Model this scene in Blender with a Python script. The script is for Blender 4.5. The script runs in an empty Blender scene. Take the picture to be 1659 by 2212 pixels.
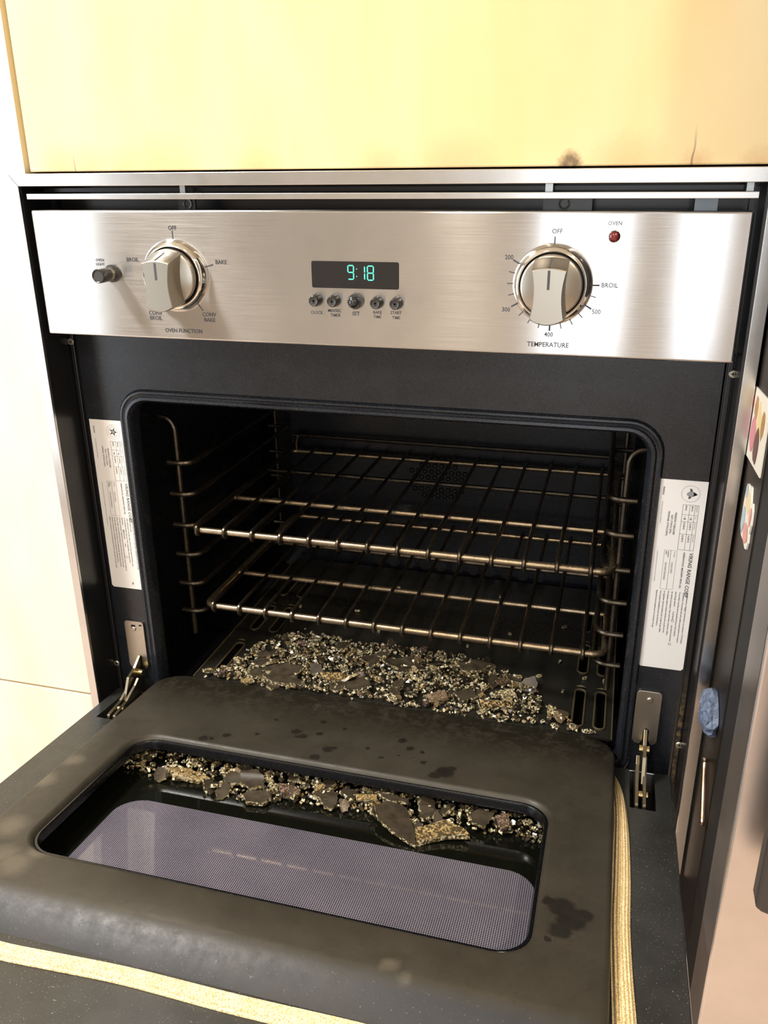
import bpy, math, random
from mathutils import Vector, Matrix

# ------------------------------------------------------------------ camera, world, lights, exposure
S = bpy.context.scene
COL = S.collection
cam = bpy.data.objects.new('camera', bpy.data.cameras.new('camera'))
COL.objects.link(cam)
cam.location = (0.26846766, -0.86104126, 0.03455539)
cam.rotation_euler = (math.radians(68.38596257), math.radians(0.50006379), math.radians(15.34306643))
cam.data.sensor_fit = 'HORIZONTAL'
cam.data.sensor_width = 36.0
cam.data.lens = 36.0 * 1850.0 / 1659.0
cam.data.clip_start = 0.01
S.camera = cam

S.view_settings.view_transform = 'Standard'
S.view_settings.look = 'None'
S.view_settings.gamma = 1.0
S.view_settings.use_curve_mapping = False
S.view_settings.exposure = 0.26

W = bpy.data.worlds.new('world'); S.world = W
W.use_nodes = True
W.node_tree.nodes['Background'].inputs[0].default_value = (0.80, 0.88, 1.0, 1)
W.node_tree.nodes['Background'].inputs[1].default_value = 2.0

def area(name, loc, target, sx, sy, power, colr, spread=180):
    L = bpy.data.lights.new(name, 'AREA'); L.shape = 'RECTANGLE'; L.size = sx; L.size_y = sy
    L.energy = power; L.color = colr; L.spread = math.radians(spread)
    o = bpy.data.objects.new(name, L); COL.objects.link(o); o.location = loc
    o.rotation_euler = (Vector(target) - Vector(loc)).to_track_quat('-Z', 'Y').to_euler()
    return o
# daylight through the windows of the room (each lamp fills its window opening)
area('daylight_left', (-2.19, -1.85, -0.05), (0.0, -1.85, -0.05), 1.30, 2.0, 20, (0.84, 0.92, 1.0))
area('daylight_left_narrow', (-2.19, -2.72, -0.05), (0.0, -2.72, -0.05), 0.16, 2.0, 4, (0.80, 0.90, 1.0))
area('daylight_back', (0.06, -3.59, 0.15), (0.06, 0.0, 0.15), 0.42, 1.9, 6.0, (0.94, 0.97, 1.0))
area('daylight_back_narrow', (0.60, -3.59, 0.15), (0.60, 0.0, 0.15), 0.22, 1.9, 3.2, (0.90, 0.95, 1.0))
# warm recessed ceiling lamps; the third, whiter one is added to brighten the pantry
def spot(name, loc, power, colr, r):
    L = bpy.data.lights.new(name, 'AREA'); L.shape = 'DISK'; L.size = r * 2; L.energy = power
    L.color = colr; L.spread = math.radians(150)
    o = bpy.data.objects.new(name, L); COL.objects.link(o); o.location = loc
    return o
CEIL = 1.15
LAMPS = [(1.05, -1.65, CEIL - 0.012, 27, (1.0, 0.84, 0.62)), (-0.30, -1.95, CEIL - 0.012, 16, (1.0, 0.88, 0.72)), (-0.95, -0.66, CEIL - 0.012, 40, (1.0, 0.95, 0.88))]
for lx, ly, lz, lp, lc in LAMPS:
    spot('ceiling_lamp_light', (lx, ly, lz), lp, lc, 0.065 if lx > -0.9 else 0.17)

# ------------------------------------------------------------------ node helpers
def new_mat(name):
    m = bpy.data.materials.new(name); m.use_nodes = True
    return m, m.node_tree, m.node_tree.nodes['Principled BSDF']
def lin(c):
    return tuple((v / 12.92 if v <= 0.04045 else ((v + 0.055) / 1.055) ** 2.4) for v in c)
def simple(name, colr, rough=0.5, metal=0.0, emit=None, es=0.0, coat=0.0, spec=0.5):
    m, t, b = new_mat(name)
    b.inputs['Base Color'].default_value = (*colr, 1)
    b.inputs['Roughness'].default_value = rough
    b.inputs['Metallic'].default_value = metal
    b.inputs['Coat Weight'].default_value = coat
    b.inputs['Specular IOR Level'].default_value = spec
    if emit:
        b.inputs['Emission Color'].default_value = (*emit, 1)
        b.inputs['Emission Strength'].default_value = es
    return m
def N(t, typ, **kw):
    n = t.nodes.new(typ)
    for k, v in kw.items(): setattr(n, k, v)
    return n
def link(t, a, b): t.links.new(a, b)
def objcoord(t): return N(t, 'ShaderNodeTexCoord').outputs['Object']
def geopos(t): return N(t, 'ShaderNodeNewGeometry').outputs['Position']
def noise(t, vec, scale, detail=3, rough=0.5, dist=0.0, sc3=None):
    if sc3 is not None:
        mp = N(t, 'ShaderNodeMapping'); mp.inputs['Scale'].default_value = sc3
        link(t, vec, mp.inputs[0]); vec = mp.outputs[0]
    n = N(t, 'ShaderNodeTexNoise'); link(t, vec, n.inputs['Vector'])
    n.inputs['Scale'].default_value = scale; n.inputs['Detail'].default_value = detail
    n.inputs['Roughness'].default_value = rough; n.inputs['Distortion'].default_value = dist
    return n.outputs['Fac']
def math2(t, op, a, b=None, clamp=False):
    n = N(t, 'ShaderNodeMath', operation=op); n.use_clamp = clamp
    for i, v in enumerate((a, b)):
        if v is None: continue
        if isinstance(v, (int, float)): n.inputs[i].default_value = v
        else: link(t, v, n.inputs[i])
    return n.outputs[0]
def ramp(t, fac, lo, hi, a=0.0, b=1.0):
    n = N(t, 'ShaderNodeMapRange'); n.clamp = True
    link(t, fac, n.inputs[0])
    n.inputs[1].default_value = lo; n.inputs[2].default_value = hi
    n.inputs[3].default_value = a; n.inputs[4].default_value = b
    return n.outputs[0]
def mix(t, fac, a, b):
    n = N(t, 'ShaderNodeMix', data_type='RGBA')
    if isinstance(fac, (int, float)): n.inputs[0].default_value = fac
    else: link(t, fac, n.inputs[0])
    for i, v in ((6, a), (7, b)):
        if isinstance(v, tuple): n.inputs[i].default_value = (*v[:3], 1)
        else: link(t, v, n.inputs[i])
    return n.outputs[2]
def bump(t, b, h, strength, dist):
    n = N(t, 'ShaderNodeBump'); n.inputs['Strength'].default_value = strength; n.inputs['Distance'].default_value = dist
    link(t, h, n.inputs['Height']); link(t, n.outputs[0], b.inputs['Normal'])
def spot_mask(t, vec, spots, wob=0.004, wscale=120, soft=0.17):
    """0..1 mask of irregular spots; spots = (x, y, z or None, radius)"""
    nz = N(t, 'ShaderNodeTexNoise'); nz.inputs['Scale'].default_value = wscale; link(t, vec, nz.inputs['Vector'])
    sub = N(t, 'ShaderNodeVectorMath', operation='SUBTRACT'); link(t, nz.outputs['Color'], sub.inputs[0]); sub.inputs[1].default_value = (0.5, 0.5, 0.5)
    scl = N(t, 'ShaderNodeVectorMath', operation='SCALE'); link(t, sub.outputs[0], scl.inputs[0]); scl.inputs['Scale'].default_value = wob * 2
    add = N(t, 'ShaderNodeVectorMath', operation='ADD'); link(t, vec, add.inputs[0]); link(t, scl.outputs[0], add.inputs[1])
    cur = None
    for p, r in spots:
        d = N(t, 'ShaderNodeVectorMath', operation='DISTANCE'); link(t, add.outputs[0], d.inputs[0]); d.inputs[1].default_value = p
        mk = ramp(t, d.outputs['Value'], r * (1 - soft), r * (1 + soft), 1.0, 0.0)
        cur = mk if cur is None else math2(t, 'MAXIMUM', cur, mk)
    return cur

# ------------------------------------------------------------------ materials
def steel(name, base=(0.62, 0.615, 0.61), rough=0.30, aniso=0.75, rot=0.25, grain=(1.0, 60.0, 60.0), smudge=True):
    m, t, b = new_mat(name)
    v = geopos(t)
    g = noise(t, v, 14, 4, 0.6, 0, grain)
    b.inputs['Metallic'].default_value = 1.0
    sm = noise(t, v, 11, 3, 0.55)
    link(t, mix(t, ramp(t, sm, 0.40, 0.72), base, tuple(c * 0.88 for c in base)), b.inputs['Base Color'])
    link(t, ramp(t, g, 0.3, 0.7, rough - 0.02, rough + 0.02), b.inputs['Roughness'])
    b.inputs['Anisotropic'].default_value = aniso
    b.inputs['Anisotropic Rotation'].default_value = rot
    tg = N(t, 'ShaderNodeTangent', direction_type='RADIAL', axis='Z'); link(t, tg.outputs[0], b.inputs['Tangent'])
    bump(t, b, g, 0.012, 0.0003)
    return m
M_STEEL = steel('brushed_steel', rough=0.19, aniso=1.0, rot=0.25)
M_TRIM = steel('trim_steel', (0.66, 0.64, 0.61), 0.24, 0.0, 0.0, (3, 3, 3))
M_FRIDGE = steel('fridge_steel', (0.70, 0.65, 0.63), 0.36, 0.3, 0.25, (3, 3, 3))
M_CHROME = simple('chrome', (0.80, 0.77, 0.72), 0.05, 1.0)
M_NICKEL = simple('satin_nickel', (0.42, 0.39, 0.335), 0.30, 1.0)
M_HINGE = simple('hinge_steel', (0.52, 0.48, 0.42), 0.34, 1.0)
M_HINGED = simple('hinge_dark_steel', (0.36, 0.31, 0.22), 0.30, 1.0)
M_BRASS = simple('brass', (0.62, 0.50, 0.24), 0.25, 1.0)
def grime_mat():
    m, t, b = new_mat('black_flange_grime')
    v = geopos(t); sx = N(t, 'ShaderNodeSeparateXYZ'); link(t, v, sx.inputs[0])
    n = noise(t, v, 130, 4, 0.7)
    f = math2(t, 'MULTIPLY', ramp(t, sx.outputs[2], -0.50, -0.56, 0, 1), math2(t, 'MULTIPLY', ramp(t, sx.outputs[0], 0.0, 0.1, 0, 1), ramp(t, n, 0.42, 0.58)))
    link(t, mix(t, f, (0.010, 0.010, 0.011), (0.11, 0.075, 0.035)), b.inputs['Base Color'])
    b.inputs['Roughness'].default_value = 0.32
    return m
M_FLANGE = grime_mat()
M_BLACK = simple('black_paint', (0.010, 0.010, 0.011), 0.28)
M_VOID = simple('dark_recess', (0.006, 0.006, 0.007), 0.6)
M_RUB = simple('black_rubber', (0.012, 0.011, 0.011), 0.55)
M_BTN = simple('button_black', (0.030, 0.028, 0.026), 0.30)
M_BTNG = simple('button_dome', (0.016, 0.016, 0.017), 0.12, coat=0.5)
M_DISP = simple('display_glass', (0.014, 0.013, 0.014), 0.10)
M_DIGIT = simple('display_green', (0.05, 0.5, 0.35), 0.4, emit=(0.11, 0.80, 0.50), es=0.75)
M_INK = simple('grey_ink', (0.055, 0.055, 0.065), 0.5)
M_PRINT = simple('print_ink', (0.06, 0.06, 0.065), 0.6)
M_PRINTL = simple('print_ink_pale', (0.28, 0.28, 0.30), 0.6)
M_RED = simple('red_lens', (0.16, 0.012, 0.010), 0.12, coat=0.6)
M_SCREW = simple('zinc', (0.55, 0.52, 0.42), 0.35, 0.9)
M_FRIDGESIDE = simple('fridge_side_black', (0.012, 0.009, 0.007), 0.40, spec=0.18)
M_HANDLE = simple('handle_black', (0.035, 0.031, 0.028), 0.4)
M_COPPER = simple('copper_wire', (0.80, 0.50, 0.34), 0.2, 1.0)

def enamel(name, base, rough, speck=0.5, blue=0.0, sp_scale=1150):
    m, t, b = new_mat(name)
    v = geopos(t)
    n1 = noise(t, v, 38, 4, 0.6)
    n2 = noise(t, v, sp_scale, 1, 0.5)
    c = mix(t, ramp(t, n1, 0.35, 0.7), base, tuple(x * 1.45 for x in base))
    c = mix(t, math2(t, 'MULTIPLY', ramp(t, n2, 0.70, 0.79), speck), c, (0.32, 0.31, 0.29))
    link(t, c, b.inputs['Base Color'])
    link(t, ramp(t, n2, 0.3, 0.8, rough - 0.05, rough + 0.10), b.inputs['Roughness'])
    bump(t, b, n2, 0.10, 0.0004)
    return m
M_ENAMEL = enamel('speckled_enamel', (0.0085, 0.0105, 0.0145), 0.26, 0.6)
M_LIP = enamel('speckled_lip', (0.017, 0.0175, 0.0165), 0.33, 1.0, sp_scale=800)
M_CAVITY = enamel('cavity_enamel', (0.0026, 0.0028, 0.0036), 0.26, 0.10)
M_PAN = enamel('floor_pan_enamel', (0.011, 0.0105, 0.0085), 0.30, 0.2)

def panel_mat():
    """baked-on brown film over the raised inner panel of the door, with grease spots"""
    m, t, b = new_mat('baked_enamel')
    v = objcoord(t)
    n1 = noise(t, v, 16, 4, 0.6)
    n2 = noise(t, v, 420, 2, 0.6)
    n3 = noise(t, v, 70, 4, 0.7)
    c = mix(t, ramp(t, n1, 0.3, 0.72), (0.024, 0.0205, 0.0145), (0.038, 0.033, 0.024))
    # spatters
    sp = [(-.154,-.073,.0045),(-.178,-.088,.006),(-.168,-.086,.0035),(-.076,-.040,.006),(-.070,-.050,.003),(-.064,-.047,.005),(-.047,-.036,.004),(-.026,-.067,.0065),
          (-.035,-.087,.006),(-.020,-.061,.003),(.055,-.021,.005),(.068,-.037,.005),(.084,-.040,.003),(.118,-.074,.011),(.108,-.083,.007),(.124,-.064,.005),
          (-.051,-.008,.004),(-.020,-.016,.003),(.090,-.062,.004),(.020,-.050,.003),(.040,-.066,.003),(.060,-.055,.002),(-.120,-.060,.003),(-.110,-.020,.003),
          (.263,-.257,.012),(.272,-.269,.014),(.250,-.251,.006),(.263,-.286,.010),(.283,-.262,.008),(.254,-.30,.003)]
    mk = spot_mask(t, v, [((x, y, 0.022), r) for x, y, r in sp], 0.0035, 160)
    c = mix(t, math2(t, 'MULTIPLY', mk, 0.85), c, (0.006, 0.005, 0.004))
    # mottled burnt grease towards the back
    sx = N(t, 'ShaderNodeSeparateXYZ'); link(t, v, sx.inputs[0])
    back = math2(t, 'MULTIPLY', ramp(t, sx.outputs[1], -0.035, 0.035, 0, 1), ramp(t, sx.outputs[0], 0.0, 0.13, 0.85, 1.0))
    rim = math2(t, 'MULTIPLY', back, ramp(t, n3, 0.38, 0.54, 0.15, 1.0))
    c = mix(t, rim, c, (0.011, 0.0095, 0.006))
    n4 = noise(t, v, 210, 3, 0.7)
    c = mix(t, ramp(t, n4, 0.60, 0.72, 0.0, 0.5), c, (0.013, 0.011, 0.007))
    # pale wiped smears
    sm = spot_mask(t, v, [((-.299, -.176, .02), .010), ((-.306, -.218, .02), .012), ((-.245, -.347, .02), .014), ((-.262, -.338, .02), .012), ((-.235, -.325, .02), .010), ((.130, -.366, .02), .006), ((.146, -.374, .02), .005),
                           ((-.285, -.30, .02), .014), ((-.27, -.365, .02), .012)], 0.007, 60, 0.55)
    c = mix(t, math2(t, 'MULTIPLY', sm, 0.40), c, (0.14, 0.12, 0.09))
    fr_ = math2(t, 'MULTIPLY', ramp(t, sx.outputs[1], -0.372, -0.386, 0, 1), ramp(t, n1, 0.3, 0.6, 0.55, 1.0))
    c = mix(t, fr_, c, mix(t, ramp(t, n2, 0.66, 0.74), (0.015, 0.0165, 0.021), (0.10, 0.10, 0.10)))
    link(t, c, b.inputs['Base Color'])
    link(t, ramp(t, rim, 0.0, 0.8, 0.38, 0.14), b.inputs['Specular IOR Level'])
    link(t, ramp(t, n3, 0.35, 0.65, 0.42, 0.54), b.inputs['Roughness'])
    bump(t, b, n2, 0.10, 0.0005)
    return m
M_FILM = panel_mat()

def pane_mat():
    """lower door glass: black printed border and a printed dot screen seen through the missing inner pane"""
    m, t, b = new_mat('dotted_glass')
    v = objcoord(t)
    s = N(t, 'ShaderNodeSeparateXYZ'); link(t, v, s.inputs[0])
    # rounded rectangle mask of the dot screen
    X0, X1, Y0, Y1, R = -0.236, 0.236, -0.345, -0.169, 0.032
    dx = math2(t, 'MAXIMUM', math2(t, 'SUBTRACT', math2(t, 'ABSOLUTE', math2(t, 'SUBTRACT', s.outputs[0], (X0 + X1) / 2)), (X1 - X0) / 2 - R), 0)
    dy = math2(t, 'MAXIMUM', math2(t, 'SUBTRACT', math2(t, 'ABSOLUTE', math2(t, 'SUBTRACT', s.outputs[1], (Y0 + Y1) / 2)), (Y1 - Y0) / 2 - R), 0)
    d = math2(t, 'SQRT', math2(t, 'ADD', math2(t, 'MULTIPLY', dx, dx), math2(t, 'MULTIPLY', dy, dy)))
    inside = ramp(t, d, R - 0.0008, R + 0.0004, 1, 0)
    P = 0.00215
    def saw(o): return math2(t, 'SUBTRACT', math2(t, 'FRACT', math2(t, 'DIVIDE', o, P)), 0.5)
    fx, fy = saw(s.outputs[0]), saw(s.outputs[1])
    r = math2(t, 'SQRT', math2(t, 'ADD', math2(t, 'MULTIPLY', fx, fx), math2(t, 'MULTIPLY', fy, fy)))
    dots = ramp(t, r, 0.30, 0.38, 0, 1)
    n = noise(t, v, 14, 2)
    c = mix(t, math2(t, 'MULTIPLY', inside, dots), (0.004, 0.0045, 0.003), mix(t, ramp(t, n, 0.3, 0.7), (0.135, 0.125, 0.165), (0.18, 0.165, 0.21)))
    link(t, c, b.inputs['Base Color'])
    b.inputs['Roughness'].default_value = 0.04
    b.inputs['Specular IOR Level'].default_value = 0.6
    return m
M_PANE = pane_mat()

def rack_mat(name, c1, c2, rough):
    m, t, b = new_mat(name)
    v = geopos(t)
    n1 = noise(t, v, 60, 4, 0.7)
    n2 = noise(t, v, 520, 2, 0.6)
    c = mix(t, ramp(t, n1, 0.35, 0.65), c1, c2)
    link(t, mix(t, ramp(t, n2, 0.68, 0.80, 0.0, 0.7), c, (0.05, 0.04, 0.03)), b.inputs['Base Color'])
    b.inputs['Metallic'].default_value = 0.92
    link(t, ramp(t, n2, 0.3, 0.7, rough, rough + .18), b.inputs['Roughness'])
    return m
M_RACK = rack_mat('burnt_chrome', (0.42, 0.32, 0.205), (0.25, 0.19, 0.125), 0.22)
M_WIRE = rack_mat('burnt_wire', (0.115, 0.092, 0.066), (0.07, 0.056, 0.041), 0.24)

def glass_mat(name, c1, c2, tr=0.25):
    m, t, b = new_mat(name)
    v = objcoord(t)
    vo = N(t, 'ShaderNodeTexVoronoi'); vo.inputs['Scale'].default_value = 430; link(t, v, vo.inputs['Vector'])
    info = N(t, 'ShaderNodeObjectInfo')
    sep = N(t, 'ShaderNodeSeparateColor'); link(t, vo.outputs['Color'], sep.inputs[0])
    big = noise(t, v, 150, 2)
    c = mix(t, ramp(t, sep.outputs[0], 0.10, 0.70), c2, c1)
    c = mix(t, ramp(t, math2(t, 'ADD', sep.outputs[1], math2(t, 'MULTIPLY', big, 0.8)), 0.90, 1.1), (0.035, 0.028, 0.016), c)
    c = mix(t, ramp(t, info.outputs['Random'], 0.0, 1.0, 0.0, 0.45), c, (0.36, 0.27, 0.12))
    link(t, c, b.inputs['Base Color'])
    b.inputs['Roughness'].default_value = 0.10
    b.inputs['Specular IOR Level'].default_value = 0.9
    b.inputs['Coat Weight'].default_value = 0.6
    b.inputs['Coat Roughness'].default_value = 0.03
    bump(t, b, sep.outputs[2], 0.5, 0.0010)
    b.inputs['Transmission Weight'].default_value = tr
    b.inputs['IOR'].default_value = 1.5
    return m
M_CRACK = glass_mat('cracked_glass', (1.0, 0.94, 0.70), (0.52, 0.44, 0.24))
M_AMBER = glass_mat('amber_cracked_glass', (0.62, 0.46, 0.22), (0.30, 0.18, 0.08))
M_MAUVE = glass_mat('mauve_cracked_glass', (0.34, 0.22, 0.22), (0.16, 0.09, 0.10))
def coat_mat():
    m, t, b = new_mat('dark_coated_glass')
    v = geopos(t)
    n = noise(t, v, 90, 3)
    link(t, mix(t, ramp(t, n, 0.35, 0.65), (0.030, 0.024, 0.017), (0.055, 0.044, 0.030)), b.inputs['Base Color'])
    b.inputs['Roughness'].default_value = 0.22
    return m
M_COAT = coat_mat()

def gasket_mat():
    m, t, b = new_mat('woven_gasket')
    v = objcoord(t)
    n = noise(t, v, 60, 3)
    w = noise(t, v, 900, 1)
    c = mix(t, ramp(t, n, 0.35, 0.7), (0.88, 0.74, 0.47), (0.80, 0.65, 0.37))
    link(t, mix(t, ramp(t, w, 0.45, 0.65), c, (0.42, 0.30, 0.13)), b.inputs['Base Color'])
    b.inputs['Roughness'].default_value = 0.8
    bump(t, b, w, 0.5, 0.001)
    return m
M_GASKET = gasket_mat()

def wood_mat(name, base, marks):
    m, t, b = new_mat(name)
    v = geopos(t)
    n = noise(t, v, 5, 4, 0.55, 0.3, (2.2, 2.2, 0.7))
    c = mix(t, ramp(t, n, 0.35, 0.7), base, (base[0] * 0.97, base[1] * 0.92, base[2] * 0.80))
    if marks:
        a = spot_mask(t, v, [((.205, 0, .041), .006), ((.213, 0, .042), .0055), ((.209, 0, .045), .006)], 0.003, 300, 0.6)
        c = mix(t, math2(t, 'MULTIPLY', a, 0.85), c, (0.10, 0.05, 0.02))
        a2 = spot_mask(t, v, [((-.325, 0, .040), .018), ((-.290, 0, .036), .02), ((.318, 0, .038), .010), ((.37, 0, .036), .012), ((-.25, 0, .034), .02), ((-.1, 0, .031), .02), ((.03, 0, .031), .02), ((-.2, 0, .026), .03), ((.10, 0, .026), .03), ((.26, 0, .030), .025)], 0.006, 260, 0.75)
        c = mix(t, math2(t, 'MULTIPLY', a2, 0.38), c, (0.50, 0.20, 0.06))
        # two hairline splits in the veneer
        s = N(t, 'ShaderNodeSeparateXYZ'); link(t, v, s.inputs[0])
        for xx, top in ((-0.3085, 0.065), (0.3155, 0.072)):
            wob = math2(t, 'MULTIPLY', noise(t, v, 30, 2), 0.006)
            dxx = math2(t, 'ABSOLUTE', math2(t, 'SUBTRACT', s.outputs[0], math2(t, 'ADD', wob, xx - 0.003)))
            ln = math2(t, 'MULTIPLY', ramp(t, dxx, 0.0003, 0.0012, 1, 0), ramp(t, s.outputs[2], top - 0.025, top, 1, 0))
            c = mix(t, math2(t, 'MULTIPLY', ln, 0.7), c, (0.12, 0.06, 0.02))
    link(t, c, b.inputs['Base Color'])
    b.inputs['Roughness'].default_value = 0.38
    return m
M_WOOD = wood_mat('maple_scorched', (0.82, 0.66, 0.37), True)
M_WOODL = wood_mat('maple', (0.82, 0.74, 0.57), False)
M_WALL = simple('wall_paint', (0.50, 0.46, 0.40), 0.8)
M_CEIL = simple('ceiling_paint', (0.78, 0.74, 0.66), 0.9)
M_FRAME = simple('window_frame_paint', (0.75, 0.72, 0.66), 0.5)
def floor_mat():
    m, t, b = new_mat('floor_boards')
    v = geopos(t)
    n = noise(t, v, 8, 4, 0.6, 0, (8, 1, 1))
    link(t, mix(t, n, (0.46, 0.36, 0.29), (0.60, 0.48, 0.40)), b.inputs['Base Color'])
    b.inputs['Roughness'].default_value = 0.35
    return m
M_FLOOR = floor_mat()
M_STICK = simple('label_paper', (0.80, 0.78, 0.76), 0.34)
def tape_mat():
    m, t, b = new_mat('blue_tape')
    v = geopos(t)
    n = noise(t, v, 160, 4, 0.7)
    link(t, mix(t, ramp(t, n, 0.3, 0.7), (0.055, 0.080, 0.140), (0.17, 0.215, 0.31)), b.inputs['Base Color'])
    b.inputs['Roughness'].default_value = 0.5
    bump(t, b, n, 0.6, 0.003)
    return m
M_TAPE = tape_mat()
M_WHITE = simple('print_white', (0.80, 0.76, 0.66), 0.35)
M_PINK = simple('print_pink', (0.62, 0.22, 0.28), 0.35)
M_BROWN = simple('print_brown', (0.13, 0.05, 0.04), 0.35)
M_CREAM = simple('print_cream', (0.78, 0.62, 0.34), 0.35)
M_TAN = simple('print_tan', (0.40, 0.22, 0.07), 0.35)
M_SKY = simple('print_blue', (0.38, 0.52, 0.60), 0.35)
M_ROSE = simple('print_rose', (0.70, 0.30, 0.26), 0.35)

# ------------------------------------------------------------------ mesh helpers
OFF = {}          # world offset of each object's mesh frame
class MB:
    def __init__(s): s.v = []; s.f = []; s.m = []
    def add(s, vs, fs, mi=0):
        o = len(s.v); s.v += [Vector(p) for p in vs]
        for f in fs: s.f.append([i + o for i in f]); s.m.append(mi)
        return o
    def box(s, a, b, mi=0):
        x0, y0, z0 = a; x1, y1, z1 = b
        s.add([(x0,y0,z0),(x1,y0,z0),(x1,y1,z0),(x0,y1,z0),(x0,y0,z1),(x1,y0,z1),(x1,y1,z1),(x0,y1,z1)],
              [(0,3,2,1),(4,5,6,7),(0,1,5,4),(1,2,6,5),(2,3,7,6),(3,0,4,7)], mi)
    def prism(s, pts, fn, a, b, mi=0, mside=None, bev=0.0):
        """polygon pts (u,v) swept from depth a to b; fn(u,v,d) -> xyz"""
        n = len(pts); mside = mi if mside is None else mside
        lo = [fn(u, v, a) for u, v in pts]; hi = [fn(u, v, b) for u, v in pts]
        s.add(lo + hi, [], mi); o = len(s.v) - 2 * n
        s.f.append([o + i for i in range(n)][::-1]); s.m.append(mi)
        s.f.append([o + n + i for i in range(n)]); s.m.append(mi)
        for i in range(n):
            j = (i + 1) % n
            s.f.append([o + i, o + j, o + n + j, o + n + i]); s.m.append(mside)
    def loops(s, L, closed=True, cap0=False, cap1=False, mi=0):
        n = len(L[0]); o = len(s.v)
        for l in L: s.v += [Vector(p) for p in l]
        for k in range(len(L) - 1):
            for i in range(n if closed else n - 1):
                j = (i + 1) % n
                s.f.append([o + k*n + i, o + k*n + j, o + (k+1)*n + j, o + (k+1)*n + i]); s.m.append(mi)
        if cap0: s.f.append([o + i for i in range(n)][::-1]); s.m.append(mi)
        if cap1: s.f.append([o + (len(L)-1)*n + i for i in range(n)]); s.m.append(mi)
    def tube(s, path, r, n=8, mi=0, closed=False, caps=True):
        P = [Vector(p) for p in path]; L = []; m = len(P); prev = None
        for i, p in enumerate(P):
            if closed: d = P[(i+1) % m] - P[i-1]
            else: d = P[min(i+1, m-1)] - P[max(i-1, 0)]
            d.normalize()
            up = prev if prev is not None else (Vector((0,0,1)) if abs(d.z) < 0.9 else Vector((1,0,0)))
            a = (up - d * up.dot(d)).normalized(); prev = a; b = d.cross(a)
            L.append([p + (a*math.cos(2*math.pi*k/n) + b*math.sin(2*math.pi*k/n)) * r for k in range(n)])
        if closed: L.append(L[0])
        s.loops(L, True, caps and not closed, caps and not closed, mi)
    def lathe(s, prof, c, axis=(0,-1,0), n=32, mi=0, cap0=False, cap1=True, sx=None):
        """prof (r, d): radius r at distance d along axis from c"""
        ax = Vector(axis).normalized()
        a = Vector((0,0,1)) if abs(ax.z) < 0.9 else Vector((1,0,0)); a = (a - ax*a.dot(ax)).normalized(); b = ax.cross(a)
        L = [[Vector(c) + ax*d + (a*math.cos(2*math.pi*k/n) + b*math.sin(2*math.pi*k/n)) * r for k in range(n)] for r, d in prof]
        s.loops(L, True, cap0, cap1, mi)
    def build(s, name, mats, parent=None, smooth=False, bevel=0.0, world=True, segs=2, sharp=40):
        off = Vector((0,0,0)) if (parent is None or not world) else OFF[parent.name]
        me = bpy.data.meshes.new(name)
        me.from_pydata([tuple(v - off) for v in s.v], [], s.f)
        if not isinstance(mats, (list, tuple)): mats = [mats]
        for m in mats: me.materials.append(m)
        for p, mi in zip(me.polygons, s.m): p.material_index = mi
        me.validate(); me.update()
        import bmesh
        bm = bmesh.new(); bm.from_mesh(me); bmesh.ops.recalc_face_normals(bm, faces=bm.faces); bm.to_mesh(me); bm.free()
        if smooth: me.shade_smooth() if hasattr(me, 'shade_smooth') else None
        o = bpy.data.objects.new(name, me); COL.objects.link(o)
        if smooth:
            try: me.set_sharp_from_angle(angle=math.radians(sharp))
            except Exception: pass
        if bevel:
            md = o.modifiers.new('bevel', 'BEVEL'); md.width = bevel; md.segments = segs; md.limit_method = 'ANGLE'; md.angle_limit = math.radians(40)
        if parent is not None: o.parent = parent
        OFF[o.name] = off
        return o
def B(name, a, b, mat, parent=None, bevel=0.0, **kw):
    m = MB(); m.box(a, b); return m.build(name, mat, parent, bevel=bevel, **kw)
def tag(o, label=None, cat=None, group=None, kind=None):
    if label: o['label'] = label
    if cat: o['category'] = cat
    if group: o['group'] = group
    if kind: o['kind'] = kind
    return o
def thing(name, loc, label, cat, group=None):
    o = bpy.data.objects.new(name, None); COL.objects.link(o); o.location = loc; o.empty_display_size = 0.05
    OFF[o.name] = Vector(loc)
    return tag(o, label, cat, group)
def rr(x0, x1, y0, y1, r, n=8):
    """rounded rectangle, counter-clockwise, 4*(n+1) points; r a number or 4 radii (x1y1, x0y1, x0y0, x1y0)"""
    R = r if isinstance(r, (list, tuple)) else [r]*4
    out = []
    for (cx, cy, a0), q in zip(((x1, y1, 0), (x0, y1, 90), (x0, y0, 180), (x1, y0, 270)), R):
        sx = -1 if a0 in (0, 270) else 1; sy = -1 if a0 in (0, 90) else 1
        for k in range(n + 1):
            a = math.radians(a0 + 90*k/n)
            out.append((cx + sx*q + q*math.cos(a), cy + sy*q + q*math.sin(a)))
    return out
def circ(cx, cy, r, n=24, a0=0, a1=360):
    return [(cx + r*math.cos(math.radians(a0 + (a1-a0)*k/n)), cy + r*math.sin(math.radians(a0 + (a1-a0)*k/n))) for k in range(n)]
def smooth_path(pts, sub=6):
    P = [Vector(p) for p in pts]; out = []
    for i in range(len(P) - 1):
        p0, p1, p2, p3 = P[max(i-1, 0)], P[i], P[i+1], P[min(i+2, len(P)-1)]
        for k in range(sub):
            t = k/sub
            out.append(0.5*((2*p1) + (p2-p0)*t + (2*p0-5*p1+4*p2-p3)*t*t + (3*p1-p0-3*p2+p3)*t**3))
    out.append(P[-1]); return out
DG = bpy.context.evaluated_depsgraph_get
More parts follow.
